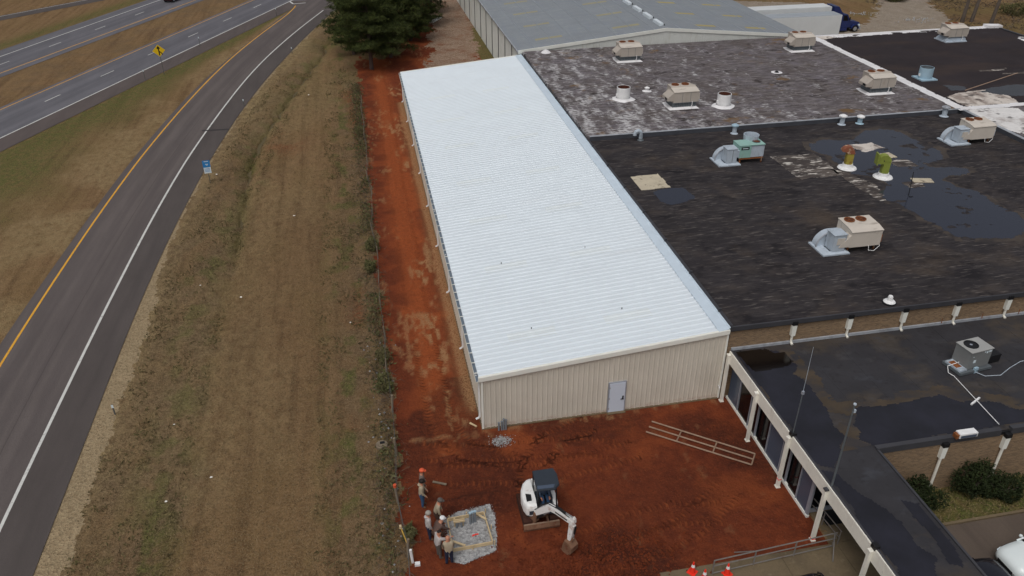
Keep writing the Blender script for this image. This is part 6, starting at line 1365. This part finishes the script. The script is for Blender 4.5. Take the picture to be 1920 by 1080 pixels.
bare_tree('bare trunk, right of the close pair at the top right', (100.9,118.5,0), 15, 2, 1.0)
bare_tree('single bare trunk nearest the top right corner', (103.2,116.6,0), 16, 3, .9)
shrub('low brown-green bush at the gravel lot corner', (98.5,136,0), 2.2, 1.5, 1.4, 700, 'scrub', .3); shrub('green bush in the far top right corner', (112,122,0), 2.6, 2, 1.6, 700, 'scrub', .3)
n_ = 5000; xx = RNG.uniform(92, 130, n_); yy = RNG.uniform(105, 150, n_); k_ = (fbm(xx*.12, yy*.12, 300) > .47) & (cls[np.clip(np.searchsorted(xs, xx)-1, 0, len(xs)-2), np.clip(np.searchsorted(ys, yy)-1, 0, len(ys)-2)] == 0); xx, yy = xx[k_], yy[k_]
tag(tri_obj('brush', leaves(np.c_[xx, yy, RNG.random(len(xx))*.4], .7, 3, .2, .12), RNG.random(len(xx)*3), MAT['twig'], None, 'stuff'), 'dry brush on the ground past the gravel lot')
q = np.r_[RNG.normal((93.5,121.5),(1.6,.8),(60,2)), RNG.normal((86,127.5),(1.2,.6),(40,2))]; pebbles('debris', np.c_[q, np.full(len(q), .05)], .06, .2, MAT['stone'], 'pale rubble heaps at the edge of the gravel lot')

# ------------------------------------------------------------------ road signs, markers, litter
ms = thing('merge_sign', 'yellow diamond merge sign between the highway and ramp', 'road sign', (-26.3,114.4,0), R(14))
MB().box(-.04,.04,-.02,.05,0,3.9).build('post', MAT['post_metal'], ms)
dm_ = MB().prism([(0,2.45),(.8,3.25),(0,4.05),(-.8,3.25)], 'y', -.05, -.02); pl_ = dm_.build('plate', MAT['signyellow'], ms)
a_m = MB(); Yq = -.054
for poly in ([(-.07,2.62),(.07,2.62),(.07,3.55),(-.07,3.55)], [(-.24,3.5),(.24,3.5),(0,3.92)], [(.30,2.66),(.42,2.72),(.30,2.98),(.07,3.22),(.07,3.06),(.22,2.9)]): a_m.add([(x, Yq, z) for x, z in poly], [tuple(range(len(poly)))])
a_m.build('merge_arrow', MAT['black'], pl_)
bs = thing('blue_sign', 'small blue and white roadside sign beside the ramp', 'road sign', (-15.35,74.9,0), R(10)); bs.scale = (.8,.8,.86)
MB().box(-.035,.035,-.02,.04,0,2.4).build('post', MAT['post_metal'], bs)
MB().box(-.42,.42,-.05,-.022,1.95,2.75).build('blue_panel', MAT['signblue'], bs); bw = MB().box(-.40,.40,-.05,-.022,1.25,1.93).build('white_panel', MAT['signwhite'], bs)
m = MB(); 
for x0, x1, z in ((-.25,.25,2.6),(-.14,.2,2.28),(-.06,.14,2.18)): m.box(x0, x1, -.056, -.051, z, z+.07)
o = m.build('panel_marks', MAT['signwhite'], bs); o['kind'] = 'stuff'
m = MB()
for z in (1.75,1.6,1.45): m.box(-.3,.3,-.056,-.051,z,z+.05)
o = m.build('text_lines', MAT['signblue'], bw); o['kind'] = 'stuff'
def marker(label, x, y, h=1.1):
    k = thing('delineator', label, 'marker post', (x, y, gh(x, y)), 0, 'roadside marker posts'); MB().box(-.04,.04,-.02,.02,-.1,h).build('post', MAT['post_metal'], k); MB().box(-.06,.06,-.035,-.021,h-.22,h).build('reflector', MAT['signwhite'], k)
marker('white-topped marker post on the highway shoulder left of the yellow sign', -28.3,112.1,1.4); marker('white-topped marker post on the highway shoulder past the yellow sign', -23.6,129.2,1.4); marker('marker post near the gore where ramp and highway join', -13.3,147.6,1.4)
marker('short grey marker stub beside the ramp near the bottom left', -16.55,40.4,.75); marker('small marker post beside the ramp above the tar seam', -14.3,98.2,.9); marker('small marker post beside the upper ramp bend', -9.6,122,.9)
md = thing('manhole', 'pale round concrete manhole cover in the scrub by the fence', 'manhole', (-.97,34.35,gh(-.97,34.35)))
MB().lathe([(.34,-.1),(.34,.12),(.30,.15),(.001,.15)], n=24).build('cover_ring', MAT['wood_old'], md); MB().box(-.1,.16,.0,.16,.15,.2).build('lifting_cap', MAT['black'], md)
tl = thing('survey_stake', 'yellow pole leaning in the scrub by the white post', 'stake', (-.25,26.9,.1)); MB().tube([(-.1,.5,.9),(.25,-.4,.05)], .03, 6).build('pole', MAT['yellowpaint'], tl); MB().box(-.17,-.06,.44,.58,.85,1.0).build('head', MAT['wood'], tl)
wp = thing('white_post', 'short white post with a white block at its foot by the fence', 'post', (.05,26.0,gh(.05,26.0))); MB().tube([(0,0,-.1),(-.05,.05,.85)], .07, 8).build('post', MAT['white_pvc'], wp); MB().box(.08,.34,-.28,-.1,0,.14).build('block', MAT['white_pvc'], wp)
bd_ = MB().bar((1.55,31.05,.1),(2.25,30.7,.1),.12,.05).build('loose_board', MAT['wood_old']); tag(bd_, 'short plank on the red soil near the two standing workers', 'board')
bd_ = MB().bar((4.2,35.4,.06),(4.55,35.0,.06),.1,.05).build('loose_board', MAT['wood']); tag(bd_, 'short pale plank by the annex corner downspout', 'board')
lit = [(-7.1,65.9,.22,'white scrap on the turf below the ditch'),(-10.4,52.6,.2,'crumpled white litter bag on the verge by the ramp'),(-12.9,38.7,.12,'white scrap near the short grey marker stub'),(-10.2,33.8,.16,'pinkish-white scrap low on the field'),(-12.3,32.4,.16,'pale green scrap near the field bottom'),(-15.0,76.9,.2,'white litter by the small blue roadside sign'),(-6.7,101,.2,'white scrap on the upper field near the ditch'),(-2.5,47.6,.14,'pale scrap on the turf near the fence'),(-13.6,55,.14,'tiny white scrap at the verge edge')]
for i, (x, y, s_, lab) in enumerate(lit):
    rg = np.random.default_rng(i); n_ = 9; rings = []; s_ *= .6
    for r_, z in ((.7,.02),(1,.3),(.5,.6)): rings.append([(math.cos(2*PI*k/n_)*r_*s_*rg.uniform(.5,1.1), math.sin(2*PI*k/n_)*r_*s_*rg.uniform(.4,.8), z*s_*rg.uniform(.7,1.2)) for k in range(n_)])
    o = MB().loft(rings).build('litter', MAT['litter']); o.location = (x, y, gh(x, y)+.04); tag(o, lab, 'litter', 'litter on the verges')
q = np.c_[RNG.normal(-.7, .5, 90), RNG.uniform(22, 45, 90)]; pebbles('rubble', np.array([(x, y, gh(x, y)+.03) for x, y in q]), .03, .1, MAT['stone'], 'scattered pale rubble along the fence foot')
